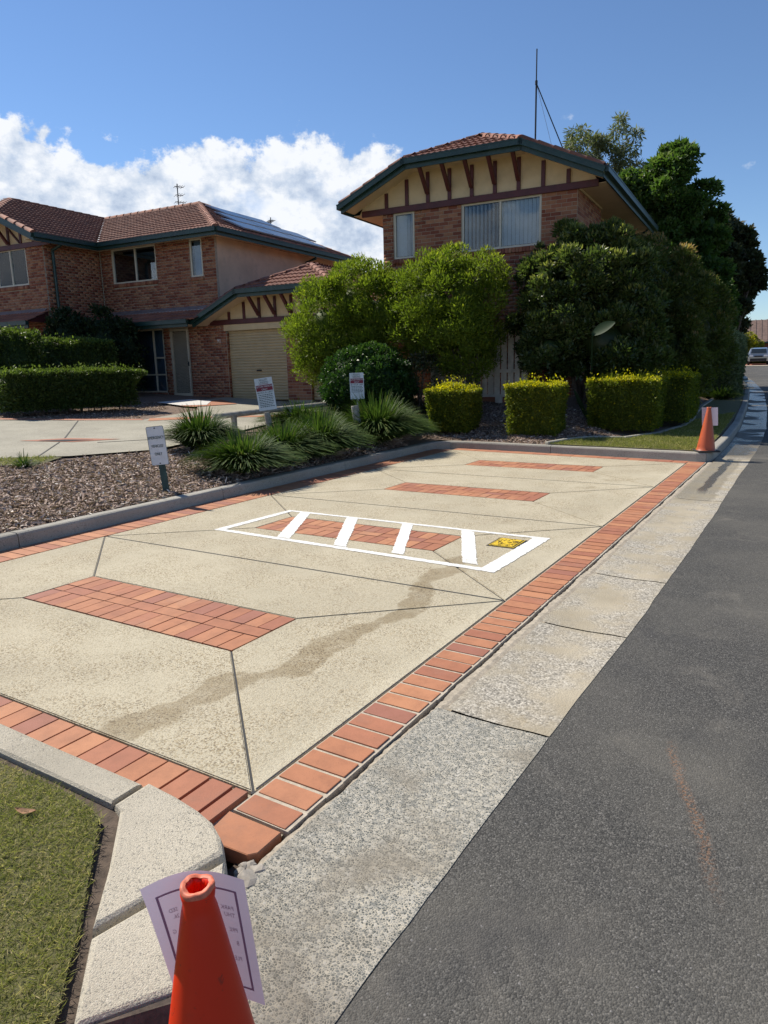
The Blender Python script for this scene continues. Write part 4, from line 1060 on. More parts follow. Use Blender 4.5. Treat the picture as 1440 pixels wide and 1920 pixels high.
def crown(blobs, n, ll, lw, seed, rs=.30, dens=1.0, lumps=.12, depth=.30, up=.25, core=.6, bottom=None, wild=.8):
    """leafy twigs: small puffs spread over a set of ellipsoids, leaves over each puff; blobs: (cx,cy,cz,rx,ry,rz)"""
    global rng
    rng = np.random.default_rng(seed); B = np.array(blobs, float); C = []; Rr = []; O = []
    for i, b in enumerate(B):
        ar = 4*np.pi*((b[3]*b[4])**1.6/3+(b[3]*b[5])**1.6/3+(b[4]*b[5])**1.6/3)**(1/1.6); k = max(6, int(dens*ar/(rs*rs*1.9)))
        d = unit(rng.normal(size=(k, 3))); t = 1-depth*rng.random(k)**1.5+np.where(rng.random(k) > .86, .10*rng.random(k), 0)
        c = b[:3]+d*b[3:]*(lump(d*1.6, seed*31+i, lumps)*t)[:, None]; C.append(c); Rr.append(rs*(.55+.75*rng.random(k))); O.append(d)
    C = np.concatenate(C); Rr = np.concatenate(Rr); O = np.concatenate(O); bi = np.concatenate([np.full(len(x), i) for i, x in enumerate([0]*0)]) if 0 else None
    ok = np.ones(len(C), bool)
    for b in B: ok &= np.linalg.norm((C-b[:3])/b[3:], axis=1) > .60
    if bottom is not None: ok &= C[:, 2] > bottom
    C, Rr, O = C[ok], Rr[ok], O[ok]
    w = Rr**2; idx = rng.choice(len(C), n, p=w/w.sum()); N = n
    d = unit(rng.normal(size=(N, 3))+O[idx]*.55+np.array([0, 0, .25])); q = 1-.65*rng.random(N)**1.6
    P = C[idx]+d*(Rr[idx]*q)[:, None]*np.array([1, 1, .8]); Dr = d*.8+unit(rng.normal(size=(N, 3)))*wild; Dr[:, 2] += up
    V, F = leaf_mesh(P, Dr, ll*(.6+.8*rng.random(N)), lw*(.65+.7*rng.random(N)))
    rnd = np.clip(rng.random(len(C))[idx]*.55+rng.random(N)*.45, 0, 1)
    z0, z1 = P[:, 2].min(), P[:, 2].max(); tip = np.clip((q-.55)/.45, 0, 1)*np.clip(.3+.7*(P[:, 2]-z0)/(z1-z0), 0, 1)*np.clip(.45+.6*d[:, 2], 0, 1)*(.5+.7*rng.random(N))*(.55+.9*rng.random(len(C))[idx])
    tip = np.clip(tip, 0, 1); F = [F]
    if core:
        for i in range(len(B)):
            v, f = sphere_np(B[i, :3], B[i, 3:]*core, seed+i); F.append(f+len(V))
            V = np.concatenate([V, v]); rnd = np.concatenate([rnd, np.full(len(f), .1)]); tip = np.concatenate([tip, np.zeros(len(f))])
    return V, F, rnd, tip
def sphere_np(c, r, seed, nu=14, nv=9):
    a = np.linspace(0, 2*np.pi, nu, endpoint=False); b = np.linspace(.12, np.pi-.12, nv); A, Bb = np.meshgrid(a, b)
    d = np.stack([np.sin(Bb)*np.cos(A), np.sin(Bb)*np.sin(A), np.cos(Bb)], -1).reshape(-1, 3)
    v = np.asarray(c)+d*r*lump(d*2, seed, .14)[:, None]; F = []
    for i in range(nv-1):
        for j in range(nu): F.append((i*nu+j, (i+1)*nu+j, (i+1)*nu+(j+1) % nu, i*nu+(j+1) % nu))
    return v, np.array(F)
def make_crown(parent, mat, *a, name='crown', **k):
    V, F, rn, tp = crown(*a, **k); o = new_obj(name, mesh_np(name, V, F, mat, False, rn, tp), parent); return o
def push(p, k): return (CAMP.x+(p[0]-CAMP.x)*k, CAMP.y+(p[1]-CAMP.y)*k, CAMP.z+(p[2]-CAMP.z)*k)+tuple(q*k for q in p[3:])
def local_blobs(bl, base): return [(b[0]-base[0], b[1]-base[1], b[2]-base[2])+tuple(b[3:]) for b in bl]
def limbs(parent, mat, base_r, tips, name='trunk', z0=-.15, fork=.35, seg=7, bend=.12, start=(0, 0), thin=.25):
    mb = MB()
    for k, t in enumerate(tips):
        t = Vector(t); s = Vector((start[0]+random.uniform(-.06, .06), start[1]+random.uniform(-.06, .06), z0)); pts = []; R = []
        n = 7; w = Vector((random.uniform(-1, 1), random.uniform(-1, 1), 0))*bend*t.length
        for i in range(n+1):
            f = i/n; p = s.lerp(t, f); p.z = s.z+(t.z-s.z)*(f**.85); p += w*math.sin(f*math.pi)*.5+Vector((random.uniform(-1, 1), random.uniform(-1, 1), 0))*.02*t.length*f
            pts.append(p); R.append(base_r*(1-(1-thin)*f))
        mb.tube(pts, R, seg)
    return mb.obj(name, mat, parent, smooth=True)
def hedge(base, ux, uy, lx, ly, h, n, ll, lw, mat, label, seed, roundness=.14, tipfrac=.12, cat='hedge', group=None, bulge=.04, z0=.06, name='hedge', taper=0., gold=None, round_top=0):
    """clipped hedge: a block along ux (lx) and uy (ly) standing on base"""
    global rng
    rng = np.random.default_rng(seed); T = empty(name, base, 0, label, cat, group)
    ux = np.array([ux[0], ux[1], 0.]); uy = np.array([uy[0], uy[1], 0.]); ax = 2*lx*h+2*ly*h+2*lx*ly
    N = int(n*1.0); f = rng.random(N); q = rng.random((N, 2))*2-1
    X = np.empty((N, 3)); Nn = np.zeros((N, 3)); a, b = lx*ly*1.6, lx*h; c = ly*h; tot = a+2*b+2*c; e = np.cumsum([a, b, b, c, c])/tot
    k = np.searchsorted(e, f)
    for i in range(5):
        m = k == i; z = rng.random(m.sum())
        if i == 0: X[m] = np.c_[q[m], np.ones(m.sum())]; Nn[m] = (0, 0, 1)
        elif i in (1, 2): sg = -1 if i == 1 else 1; X[m] = np.c_[q[m, 0], np.full(m.sum(), sg), z]; Nn[m] = (0, sg, 0)
        else: sg = -1 if i == 3 else 1; X[m] = np.c_[np.full(m.sum(), sg), q[m, 0], z]; Nn[m] = (sg, 0, 0)
    # rounded corners and slight bulges
    if round_top:
        rr_ = np.maximum(abs(X[:, 0]), abs(X[:, 1])); X[:, 2] = np.where(X[:, 2] > .55, X[:, 2]-round_top*np.clip(rr_-.35, 0, 1)**2*np.clip((X[:, 2]-.55)/.45, 0, 1), X[:, 2])
    g = np.abs(X[:, 0])**8+np.abs(X[:, 1])**8; sc = 1/np.maximum(1, g**.125); X[:, 0] *= 1-roundness*.5*(1-sc)*2; X[:, 1] *= 1-roundness*.5*(1-sc)*2
    tp = (1-taper*(1-X[:, 2]))
    hx, hy = lx/2, ly/2
    lm = 1+bulge*1.5*np.sin(X[:, 0]*lx*3.1+seed)*np.cos(X[:, 2]*4.3+X[:, 1]*ly*2.3)+bulge*.6*np.sin(X[:, 0]*lx*7+X[:, 2]*9+seed*2)+rng.normal(size=N)*.022
    depth = 1-.30*rng.random(N)**3
    Px = X[:, 0]*hx*tp*lm*np.where(Nn[:, 0] != 0, depth, 1); Py = X[:, 1]*hy*tp*lm*np.where(Nn[:, 1] != 0, depth, 1); Pz = z0+(h-z0)*X[:, 2]*np.where(Nn[:, 2] != 0, 1-.10*rng.random(N)**2+.035*np.sin(X[:, 0]*lx*4+X[:, 1]*ly*3+seed)-.07*np.clip(np.maximum(abs(X[:, 0]), abs(X[:, 1]))-.72, 0, 1)*3, 1)
    P = Px[:, None]*ux+Py[:, None]*uy; P[:, 2] = Pz
    nn = Nn[:, 0:1]*ux+Nn[:, 1:2]*uy+Nn[:, 2:3]*np.array([0, 0, 1.])
    Dr = nn*.8+unit(rng.normal(size=(N, 3)))+np.array([0, 0, .35])
    stray = rng.random(N) > .965; P = P+np.where(stray, rng.random(N)**1.5*.10, 0)[:, None]*(nn+np.array([0, 0, .8])*(X[:, 2:3] > .8))
    V, F = leaf_mesh(P, Dr, ll*(.6+.8*rng.random(N)), lw*(.7+.6*rng.random(N)))
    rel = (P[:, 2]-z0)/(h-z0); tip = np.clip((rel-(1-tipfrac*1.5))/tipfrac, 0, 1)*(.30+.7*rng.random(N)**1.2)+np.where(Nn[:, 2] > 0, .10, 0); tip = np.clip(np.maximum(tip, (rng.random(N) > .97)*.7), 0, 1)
    rnd = rng.random(N)
    # body inside
    kx, ky, k1 = hx*.84, hy*.84, h*.93
    cv = []
    for zz, s in ((z0+.02, 1-taper*.9), (h*.5, 1-taper*.5), (k1-.04, 1), (k1, .9)):
        for sx, sy in ((-1, -.8), (-.8, -1), (.8, -1), (1, -.8), (1, .8), (.8, 1), (-.8, 1), (-1, .8)):
            p = ux*kx*s*sx+uy*ky*s*sy; cv.append((p[0], p[1], zz - (round_top*h*.4 if zz > h*.6 and round_top else 0)))
    cf = [(i*8+j, i*8+(j+1) % 8, (i+1)*8+(j+1) % 8, (i+1)*8+j) for i in range(3) for j in range(8)]
    cf = np.array(cf); topf = np.array([[24+j for j in range(8)]])
    me = mesh_np('foliage', np.concatenate([V, np.array(cv)]), [F, cf+len(V), topf+len(V)], mat, False, np.concatenate([rnd, np.full(25, .1)]), np.concatenate([tip, np.zeros(25)]))
    new_obj('foliage', me, T)
    mb = MB()
    for i in range(max(3, int(lx*3))):
        p = ux*rng.uniform(-hx*.8, hx*.8)+uy*rng.uniform(-hy*.6, hy*.6); mb.tube([(p[0], p[1], -.12), (p[0]*1.02, p[1]*1.02, h*.4)], [.022, .014], 5)
    mb.obj('stems', 'bark', T)
    return T
def tuft(base, h, rad, n, label, seed, group='strappy grass clumps by the kerb', name='grass_clump', lean=(0, 0), w=.011):
    global rng
    rng = np.random.default_rng(seed); S = 6; T = empty(name, base, rng.uniform(0, 6), label, 'grass clump', group)
    a = rng.random(n)*2*np.pi; r0 = rng.random(n)**.6*rad*.30; out = rng.random(n)**.55; L = h*(.75+.55*rng.random(n))*1.18
    az = a+rng.normal(size=n)*.5; d = np.stack([np.cos(az), np.sin(az)], 1); t = np.linspace(0, 1, S)
    spread = rad*(.20+1.0*out)
    V = np.empty((n, S, 2, 3)); wv = w*(.7+.6*rng.random(n))
    droop = .25+.75*out
    for j, tt in enumerate(t):
        rr_ = r0+spread*tt**1.35; zz = L*(tt-droop*.62*tt**2.6)*(1-.28*out)
        cx = np.cos(a)*r0*0+d[:, 0]*rr_+lean[0]*tt; cy = d[:, 1]*rr_+lean[1]*tt
        ww = wv*(1-.75*tt**2.2); sx = -d[:, 1]*ww; sy = d[:, 0]*ww
        V[:, j, 0] = np.stack([cx-sx, cy-sy, zz-.04], 1); V[:, j, 1] = np.stack([cx+sx, cy+sy, zz-.04+ww*.4], 1)
    F = []
    base_i = (np.arange(n)*S*2)[:, None]
    for j in range(S-1): F.append(base_i+np.array([[2*j, 2*j+1, 2*j+3, 2*j+2]]))
    F = np.concatenate(F); rnd = np.tile(rng.random(n), S-1); tipv = np.concatenate([np.where(rng.random(n) > .82, .25+.5*rng.random(n), .1*j/S) for j in range(S-1)])
    new_obj('blades', mesh_np('blades', V.reshape(-1, 3), F, 'blade', False, rnd, tipv), T)
    # dead skirt at the foot
    m = n//5; az = rng.random(m)*2*np.pi; P = np.stack([np.cos(az)*rad*.3, np.sin(az)*rad*.3, .03+.1*rng.random(m)], 1); Dd = np.stack([np.cos(az), np.sin(az), -.25+.3*rng.random(m)], 1)
    v, f = leaf_mesh(P, Dd, .22*(.6+.8*rng.random(m))*h/.8, np.full(m, .009)); new_obj('dry_skirt', mesh_np('dry_skirt', v, f, 'mulch_chip', False, rng.random(m), np.full(m, .5)), T)
    return T

def plants():
    ax, ay = (math.cos(RAD(4)), math.sin(RAD(4))), (-math.sin(RAD(4)), math.cos(RAD(4)))
    # two round lime-green shrubs
    for (base, bl, tips, seed, lab, n) in (
        ((-8.1, 12.9, .70), [(-8.75, 12.75, 2.62, 1.0, 1.0, .95), (-8.10, 13.0, 3.05, .95, .95, 1.0), (-7.45, 13.1, 2.70, .85, .9, 1.0), (-8.45, 12.7, 2.2, 1.0, .9, .7), (-9.15, 12.55, 2.2, .62, .7, .6), (-7.15, 13.2, 3.2, .5, .6, .55), (-8.85, 12.7, 3.35, .45, .5, .45), (-7.75, 13.0, 3.65, .4, .45, .42), (-9.0, 12.5, 1.65, .45, .5, .45)], [(-.9, -.2, 1.9), (-.5, -.1, 2.2), (0, 0, 2.4), (.5, .1, 2.1), (-1.1, -.1, 1.5), (.25, -.2, 1.8)], 3,
         'larger left lime-green rounded shrub on dark stems in front of the garage', 44000),
        ((-4.78, 12.55, .62), [(-5.7, 12.5, 2.85, .9, .95, .95), (-4.95, 12.6, 3.0, .8, .9, .88), (-5.3, 12.4, 2.3, .95, .85, .8), (-4.85, 12.5, 2.05, .60, .65, .85), (-6.15, 12.6, 2.35, .5, .6, .7), (-5.3, 12.5, 3.62, .42, .45, .38), (-4.55, 12.6, 3.35, .38, .4, .42), (-5.95, 12.4, 3.4, .38, .4, .4)], [(-.7, 0, 2.0), (-.3, 0, 2.3), (.1, 0, 2.3), (-.5, -.1, 1.6), (-.1, .1, 1.9)], 8,
         'right lime-green rounded shrub with bare lower trunk before the brick house', 34000)):
        if seed == 8: bl = [push(b, 1.038) for b in bl]; base = push(base, 1.038)
        T = empty('shrub', base, 0, lab, 'shrub', 'lime-green rounded shrubs')
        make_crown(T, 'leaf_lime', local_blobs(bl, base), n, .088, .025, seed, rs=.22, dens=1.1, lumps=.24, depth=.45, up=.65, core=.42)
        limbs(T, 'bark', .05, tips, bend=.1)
    # dark clipped ball
    b = (-7.05, 11.75, .52); T = empty('shrub', b, 0, 'dark green clipped dome shrub behind the second parking sign', 'shrub')
    make_crown(T, 'leaf_ball', local_blobs([(-7.05, 11.75, 1.18, 1.02, .95, .82)], b), 22000, .070, .040, 12, rs=.12, dens=1.4, lumps=.05, depth=.16, up=.3, core=.82, bottom=.02)
    limbs(T, 'bark', .04, [(-.3, 0, .5), (.3, .1, .5), (0, .2, .6)])
    # red-brown tangle between ball and round shrub
    b = (-5.95, 12.2, .6); T = empty('shrub', b, 0, 'thin dark reddish shrub between the dome shrub and the right round shrub', 'shrub')
    make_crown(T, 'leaf_darktree', local_blobs([(-5.9, 12.25, 1.25, .42, .4, .7)], b), 2200, .07, .03, 77, rs=.12, dens=.7, lumps=.2, depth=.8, core=0)
    limbs(T, 'bark', .02, [(-.3, 0, 1.2), (.1, .1, 1.4), (.3, -.1, 1.1), (-.1, 0, 1.3)])
    # golden hedges
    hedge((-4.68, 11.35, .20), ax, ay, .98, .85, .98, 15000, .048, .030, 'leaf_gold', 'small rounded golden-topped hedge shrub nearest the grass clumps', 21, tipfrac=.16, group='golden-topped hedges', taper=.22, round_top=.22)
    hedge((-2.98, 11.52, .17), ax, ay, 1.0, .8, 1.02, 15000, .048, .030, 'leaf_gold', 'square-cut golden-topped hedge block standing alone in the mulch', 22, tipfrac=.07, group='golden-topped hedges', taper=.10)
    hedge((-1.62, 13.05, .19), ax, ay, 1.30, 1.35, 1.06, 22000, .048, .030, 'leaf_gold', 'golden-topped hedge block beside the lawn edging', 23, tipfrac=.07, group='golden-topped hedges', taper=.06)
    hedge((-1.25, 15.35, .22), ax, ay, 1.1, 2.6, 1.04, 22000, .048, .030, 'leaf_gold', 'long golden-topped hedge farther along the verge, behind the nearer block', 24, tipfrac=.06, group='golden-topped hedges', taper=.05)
    # big dark glossy shrub
    b = (-2.65, 13.35, .55)
    bl = [(-2.9, 13.4, 2.9, 1.0, .9, 1.15), (-2.35, 13.45, 3.25, .85, .8, .85), (-3.15, 13.45, 3.55, .55, .55, .62), (-1.95, 13.5, 2.75, .75, .75, 1.05), (-2.2, 13.2, 2.0, .95, .8, .95), (-3.15, 13.2, 2.05, .75, .7, .75), (-2.6, 13.5, 3.75, .40, .4, .45), (-2.0, 13.6, 3.55, .36, .4, .5), (-2.85, 12.75, 2.45, .55, .5, .62), (-3.1, 12.6, 1.85, .5, .45, .45), (-1.65, 13.2, 2.35, .5, .55, .7), (-1.6, 13.3, 1.5, .6, .6, .7), (-3.05, 13.9, 3.95, .3, .3, .48)]
    bl = [push(q, 1.045) for q in bl]; b = push(b, 1.045)
    T = empty('shrub', b, 0, 'big dark glossy-leaved bushy tree hiding the corner of the brick house', 'tree')
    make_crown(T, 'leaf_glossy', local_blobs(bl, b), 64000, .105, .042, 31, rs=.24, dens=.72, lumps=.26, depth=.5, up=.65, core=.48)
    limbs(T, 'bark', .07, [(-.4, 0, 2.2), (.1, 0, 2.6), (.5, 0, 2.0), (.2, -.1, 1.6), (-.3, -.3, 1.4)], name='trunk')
    # photinia screen and the trees behind
    b = (-1.95, 18.6, .3); bl = [(-2.4, 18.5, 3.2, 1.1, 1.1, 1.5), (-1.75, 18.7, 2.9, .9, .9, 1.3), (-1.35, 19.2, 2.3, .75, .8, 1.1), (-2.0, 18.2, 1.7, 1.1, 1.0, 1.2), (-2.7, 18.9, 4.0, .7, .7, .8), (-1.2, 20.4, 1.7, .7, .9, .9)]
    T = empty('shrub', b, 0, 'tall screen shrub with yellow-green and pinkish tips right of the brick house', 'shrub')
    make_crown(T, 'leaf_photinia', local_blobs(bl, b), 42000, .11, .042, 41, rs=.26, dens=.85, lumps=.25, depth=.45, up=.4, core=.55); limbs(T, 'bark', .06, [(-.4, 0, 2.5), (.2, 0, 2.4), (.5, .4, 1.8)])
    b = (-3.4, 24.9, .3); bl = [(-3.6, 24.9, 7.1, 1.0, 1.0, 1.15), (-3.0, 24.8, 7.4, .7, .7, .95), (-4.1, 24.8, 6.0, 1.0, 1.0, 1.1), (-2.9, 25, 6.2, 1.0, 1.0, 1.2), (-2.2, 25.1, 6.6, .5, .5, .8), (-1.95, 25.2, 5.9, .45, .5, .9), (-3.3, 24.8, 4.9, 1.4, 1.2, 1.2), (-2.6, 25, 4.0, 1.3, 1.2, 1.1), (-4.2, 25.2, 7.3, .5, .5, .6), (-3.25, 24.9, 8.1, .32, .35, .55)]
    T = empty('tree', b, 0, 'tall dark green leafy tree rising behind the house at right', 'tree')
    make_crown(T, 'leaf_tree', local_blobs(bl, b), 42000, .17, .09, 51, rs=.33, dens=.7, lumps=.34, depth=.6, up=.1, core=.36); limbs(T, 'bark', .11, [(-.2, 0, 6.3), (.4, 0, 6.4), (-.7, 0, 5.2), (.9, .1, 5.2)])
    b = (-8.2, 35.1, .5); bl = [(-9.3, 35, 12.0, .95, .9, .65), (-8.6, 35, 11.4, .9, .8, .7), (-9.0, 34.8, 10.7, .65, .6, .45), (-7.9, 35.2, 11.0, .8, .8, .85), (-7.6, 35.1, 12.0, .62, .6, .75), (-7.3, 35.3, 10.2, .8, .8, .9), (-6.9, 35.2, 11.6, .5, .5, .5), (-8.3, 35, 9.6, .9, .8, .8), (-7.0, 35.2, 9.0, 1.0, .8, .9), (-9.6, 35, 11.2, .4, .4, .35)]
    T = empty('tree', b, 0, 'airy grey-green gum tree in the distance above the roof edge', 'tree')
    make_crown(T, 'leaf_gum', local_blobs(bl, b), 9500, .26, .055, 61, rs=.30, dens=.62, lumps=.3, depth=.9, up=-.5, core=0); limbs(T, 'bark_pale', .12, [(-1.2, 0, 11.2), (-.6, 0, 10.9), (.4, 0, 11.2), (.9, 0, 10.3), (-.9, 0, 9.9), (-.1, 0, 9.4)], thin=.15)
    b = (-1.9, 32.6, .45); bl = [(-2.9, 32.6, 6.5, 1.0, 1.1, 1.1), (-2.25, 32.7, 6.2, .8, .9, .95), (-1.75, 32.8, 5.3, .72, .8, .9), (-2.7, 32.5, 5.0, 1.2, 1.2, 1.1), (-1.75, 32.8, 4.1, .72, .8, .8), (-2.8, 32.6, 3.5, 1.1, 1.2, .9), (-1.95, 32.7, 3.5, .8, .9, .55), (-3.3, 32.6, 7.4, .45, .5, .5), (-1.45, 32.9, 4.6, .40, .4, .42)]
    T = empty('tree', b, 0, 'dark bronze-leaved rounded tree overhanging the road at the far right', 'tree')
    make_crown(T, 'leaf_darktree', local_blobs(bl, b), 21000, .22, .12, 71, rs=.32, dens=.62, lumps=.34, depth=.6, up=.1, core=.36); limbs(T, 'bark', .13, [(-.4, 0, 5.6), (.4, 0, 5.4), (.7, 0, 4.2), (-.7, 0, 4.4)])
    b = (-2.6, 28.5, .4); bl = [(-2.9, 28.5, 3.5, 1.1, 1.2, 1.6), (-2.25, 28.8, 2.9, .8, .9, 1.3), (-3.2, 28.3, 4.5, 1.1, 1.0, 1.2), (-2.2, 29.2, 3.9, .6, .7, .75), (-3.5, 27.0, 2.6, 1.3, 1.4, 2.1)]
    T = empty('tree', b, 0, 'mid-green dense tree between the tall tree and the bronze tree', 'tree')
    make_crown(T, 'leaf_tree', local_blobs(bl, b), 28000, .16, .085, 72, rs=.3, dens=.9, lumps=.2, depth=.45, up=.2, core=.55); limbs(T, 'bark', .12, [(0, 0, 3.5), (.5, .2, 3.0)])
    b = (-3.3, 21.5, .3); bl = [(-3.6, 21.5, 2.6, 1.5, 1.3, 2.2), (-2.6, 21.8, 2.2, 1.1, 1.1, 1.9)]
    T = empty('shrub', b, 0, 'dark dense shrub filling the gap behind the screen shrub', 'shrub'); make_crown(T, 'leaf_tree', local_blobs(bl, b), 15000, .12, .06, 73, rs=.25, lumps=.15, depth=.35, core=.75); limbs(T, 'bark', .08, [(0, 0, 2)])
    # grey-green clipped hedge and ground covers along the far verge
    hedge((-1.45, 24.6, .28), (1, 0), (0, 1), 1.5, 2.6, 2.05, 16000, .10, .05, 'leaf_grey', 'tall grey-green clipped hedge on the verge beyond the far cone', 81, tipfrac=.25, group=None, bulge=.07, taper=-.02)
    hedge((-1.9, 28.8, .32), (1, 0), (0, 1), 1.2, 2.6, 1.9, 9000, .10, .05, 'leaf_grey', 'darker end of the grey-green hedge, farther along the verge', 82, tipfrac=.12, bulge=.07)
    for i, (x, y, r, h, lab) in enumerate(((-1.0, 23.2, .55, .5, 'low feathery ground cover at the foot of the grey-green hedge'), (-1.15, 26.6, .6, .62, 'low green ground cover by the kerb past the grey-green hedge'), (-1.45, 29.6, .55, .8, 'farthest low ground cover by the bend of the kerb'))):
        tuft((x, y, hgt(x, y)), h, r, 500, lab, 90+i, 'low ground cover on the far verge', 'ground_cover', w=.012)
    # strelitzia with one broad leaf
    b = (-2.08, 12.78, .42); T = empty('strelitzia', b, 0, 'bird-of-paradise plant with one broad paddle leaf in front of the dark bush', 'plant')
    for (p, q, wd, dr) in (((-.22, .02, 1.70), (.24, -.06, 1.93), .115, .02), ((-.25, 0, .0), (-.52, -.12, .62), .045, .0), ((-.1, .05, .0), (.12, -.1, .75), .045, .05), ((-.3, .1, .1), (-.12, -.05, .68), .04, .05), ((.15, .1, .15), (.35, -.05, .6), .04, .05)):
        p = Vector(p); q = Vector(q); d = q-p; s = d.cross(Vector((.3, -.8, .5))).normalized(); V = []; F = []; n = 10
        for i in range(n+1):
            t = i/n; c = p.lerp(q, t)+Vector((0, 0, -dr*t*t)); w = wd*math.sin(math.pi*min(1, t*.93+.05))**.7; nn = s.cross(d).normalized()
            V += [c-s*w+nn*w*.3, c, c+s*w+nn*w*.3]
        for i in range(n): F += [(3*i, 3*i+1, 3*i+4, 3*i+3), (3*i+1, 3*i+2, 3*i+5, 3*i+4)]
        V2 = [Vector(v) for v in V]
        MB().add(V2, F).obj('leaf', 'big_leaf', T, smooth=True)
    MB().tube([(-.3, .5, -.1), (-.3, .35, .8), (-.22, .02, 1.70)], [.025, .02, .013], 7).obj('leaf_stalk', 'big_leaf', T)
    MB().tube([(-.1, .15, -.1), (-.2, .1, .5)], [.05, .03], 7).obj('leaf_stalk', 'big_leaf', T)
    # grass clumps
    for i, (x, y, h, r, n, lab) in enumerate((
        (-7.22, 6.75, 0.74, 0.60, 1925, 'strappy grass clump left of the log rail, beside the driveway'), (-5.22, 5.62, 0.60, 0.66, 2172, 'front strappy grass clump right beside the kerb, nearest the emergency sign'),
        (-5.45, 6.75, 0.62, 0.72, 2482, 'strappy grass clump below the log rail, second along the kerb'), (-5.3, 7.55, 0.74, 0.70, 2172, 'strappy grass clump between the log rail and the short timber post'),
        (-5.3, 9.35, 0.92, 0.84, 2637, 'strappy grass clump just right of the short timber post'), (-5.45, 10.1, 0.74, 0.66, 1738, 'strappy grass clump at the inner corner of the kerb'),
        (-8.05, 10.55, 0.60, 0.80, 1925, 'pale strappy grass clump behind the log rail'), (-6.6, 9.3, 0.62, 0.62, 1614, 'strappy grass clump between the two parking signs'), (-6.35, 7.9, 0.48, 0.56, 1490, 'strappy grass clump behind the front clumps, under the log rail'))):
        tuft((x, y, hgt(x, y)), h, r, n, lab, 200+i)
    tuft((-7.86, 3.95, hgt(-7.86, 3.95)), .26, .2, 160, 'tiny tuft of grass on the small lawn patch at far left', 230, None, w=.006)
    # hedges of the left house
    R = RAD(24); a2, b2 = (math.cos(RAD(60)), math.sin(RAD(60))), (-math.sin(RAD(60)), math.cos(RAD(60)))
    a2 = Vector((-13.95-(-13.1), 11.2-7.9, 0)).normalized()
    hx, hy = (-13.75+-13.75)/2, 9.55
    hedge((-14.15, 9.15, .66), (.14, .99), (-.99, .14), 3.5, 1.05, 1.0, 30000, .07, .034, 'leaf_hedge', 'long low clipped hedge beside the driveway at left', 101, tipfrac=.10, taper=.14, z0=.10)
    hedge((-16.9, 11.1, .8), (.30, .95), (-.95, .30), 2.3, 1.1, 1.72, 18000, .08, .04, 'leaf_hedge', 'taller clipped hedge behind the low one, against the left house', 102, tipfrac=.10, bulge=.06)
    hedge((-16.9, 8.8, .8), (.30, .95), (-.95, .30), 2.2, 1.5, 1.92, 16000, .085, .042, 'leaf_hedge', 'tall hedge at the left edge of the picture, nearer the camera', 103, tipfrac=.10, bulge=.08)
    b = (-18.3, 12.7, .9); T = empty('shrub', b, 0, 'dark leafy climber in the shaded inner corner of the left house', 'shrub')
    make_crown(T, 'leaf_vine', local_blobs([(-18.6, 12.5, 2.2, .8, .7, 1.3), (-17.9, 13.1, 2.3, .9, .7, 1.15), (-17.3, 13.4, 2.0, .6, .5, 1.1)], b), 9000, .12, .07, 105, rs=.2, lumps=.15, depth=.3, core=.8); limbs(T, 'bark', .04, [(0, 0, 1.5)])
plants()

# ------------------------------------------------------------------ ground cover: mulch, grass
def scatter_poly(poly, n, seed):
    r = np.random.default_rng(seed); P = np.array(poly); lo, hi = P.min(0), P.max(0); out = []
    while sum(len(o) for o in out) < n:
        q = lo+(hi-lo)*r.random((n, 2)); x, y = q[:, 0], q[:, 1]; c = np.zeros(n, bool)
        for i in range(len(P)):
            x1, y1 = P[i]; x2, y2 = P[(i+1) % len(P)]
            if y1 == y2: continue
            k = ((y1 > y) != (y2 > y)) & (x < (x2-x1)*(y-y1)/(y2-y1)+x1); c ^= k
        out.append(q[c])
    return np.concatenate(out)[:n]
def chips(name, poly, n, lmin, lmax, mat, zoff, label, seed, flat=.35):
    global rng
    rng = np.random.default_rng(seed); q = scatter_poly(poly, n, seed); z = np.array([hgt(a, b) for a, b in q])+zoff
    P = np.c_[q, z+rng.random(n)*.02]; Dr = rng.normal(size=(n, 3)); Dr[:, 2] = np.abs(Dr[:, 2])*flat*.6
    up_ = np.tile(np.array([[0, 0, 1.]]), (n, 1))+rng.normal(size=(n, 3))*.55
    V, F = leaf_mesh(P, Dr, sideways=up_, length=lmin+(lmax-lmin)*rng.random(n)**2.2, width= (lmin+(lmax-lmin)*.35*rng.random(n))*.42)
    t = np.where(rng.random(n) > .86, rng.random(n), 0)
    new_obj(name, mesh_np(name, V, F, mat, False, rng.random(n)**1.4, t), None, label, 'mulch', kind='stuff')
def blades(name, poly, n, hmin, hmax, mat, zf, label, seed, lie=1.1, w=.0022, dens=None, tipp=.25):
    global rng
    rng = np.random.default_rng(seed); q = scatter_poly(poly, n, seed)
    nz = np.sin(q[:, 0]*6.1+1)*np.cos(q[:, 1]*5.7)+.6*np.sin(q[:, 0]*17+q[:, 1]*13)+.5*np.sin(q[:, 0]*31-q[:, 1]*27)
    P = np.c_[q, [zf(a, b) for a, b in q]]; Dr = rng.normal(size=(n, 3))*lie; Dr[:, 2] = .35+rng.random(n)*.9
    V, F = leaf_mesh(P, Dr, (hmin+(hmax-hmin)*rng.random(n))*(1+.18*nz), w*(.7+.6*rng.random(n)))
    tip = np.clip((rng.random(n) < tipp+.38*np.clip(-nz, 0, 2)-.12*np.clip(nz, 0, 2))*(.4+.6*rng.random(n)), 0, 1)
    new_obj(name, mesh_np(name, V, F, mat, False, np.clip(rng.random(n)*.7+.2*nz, 0, 1), tip), None, label, 'grass', kind='stuff')
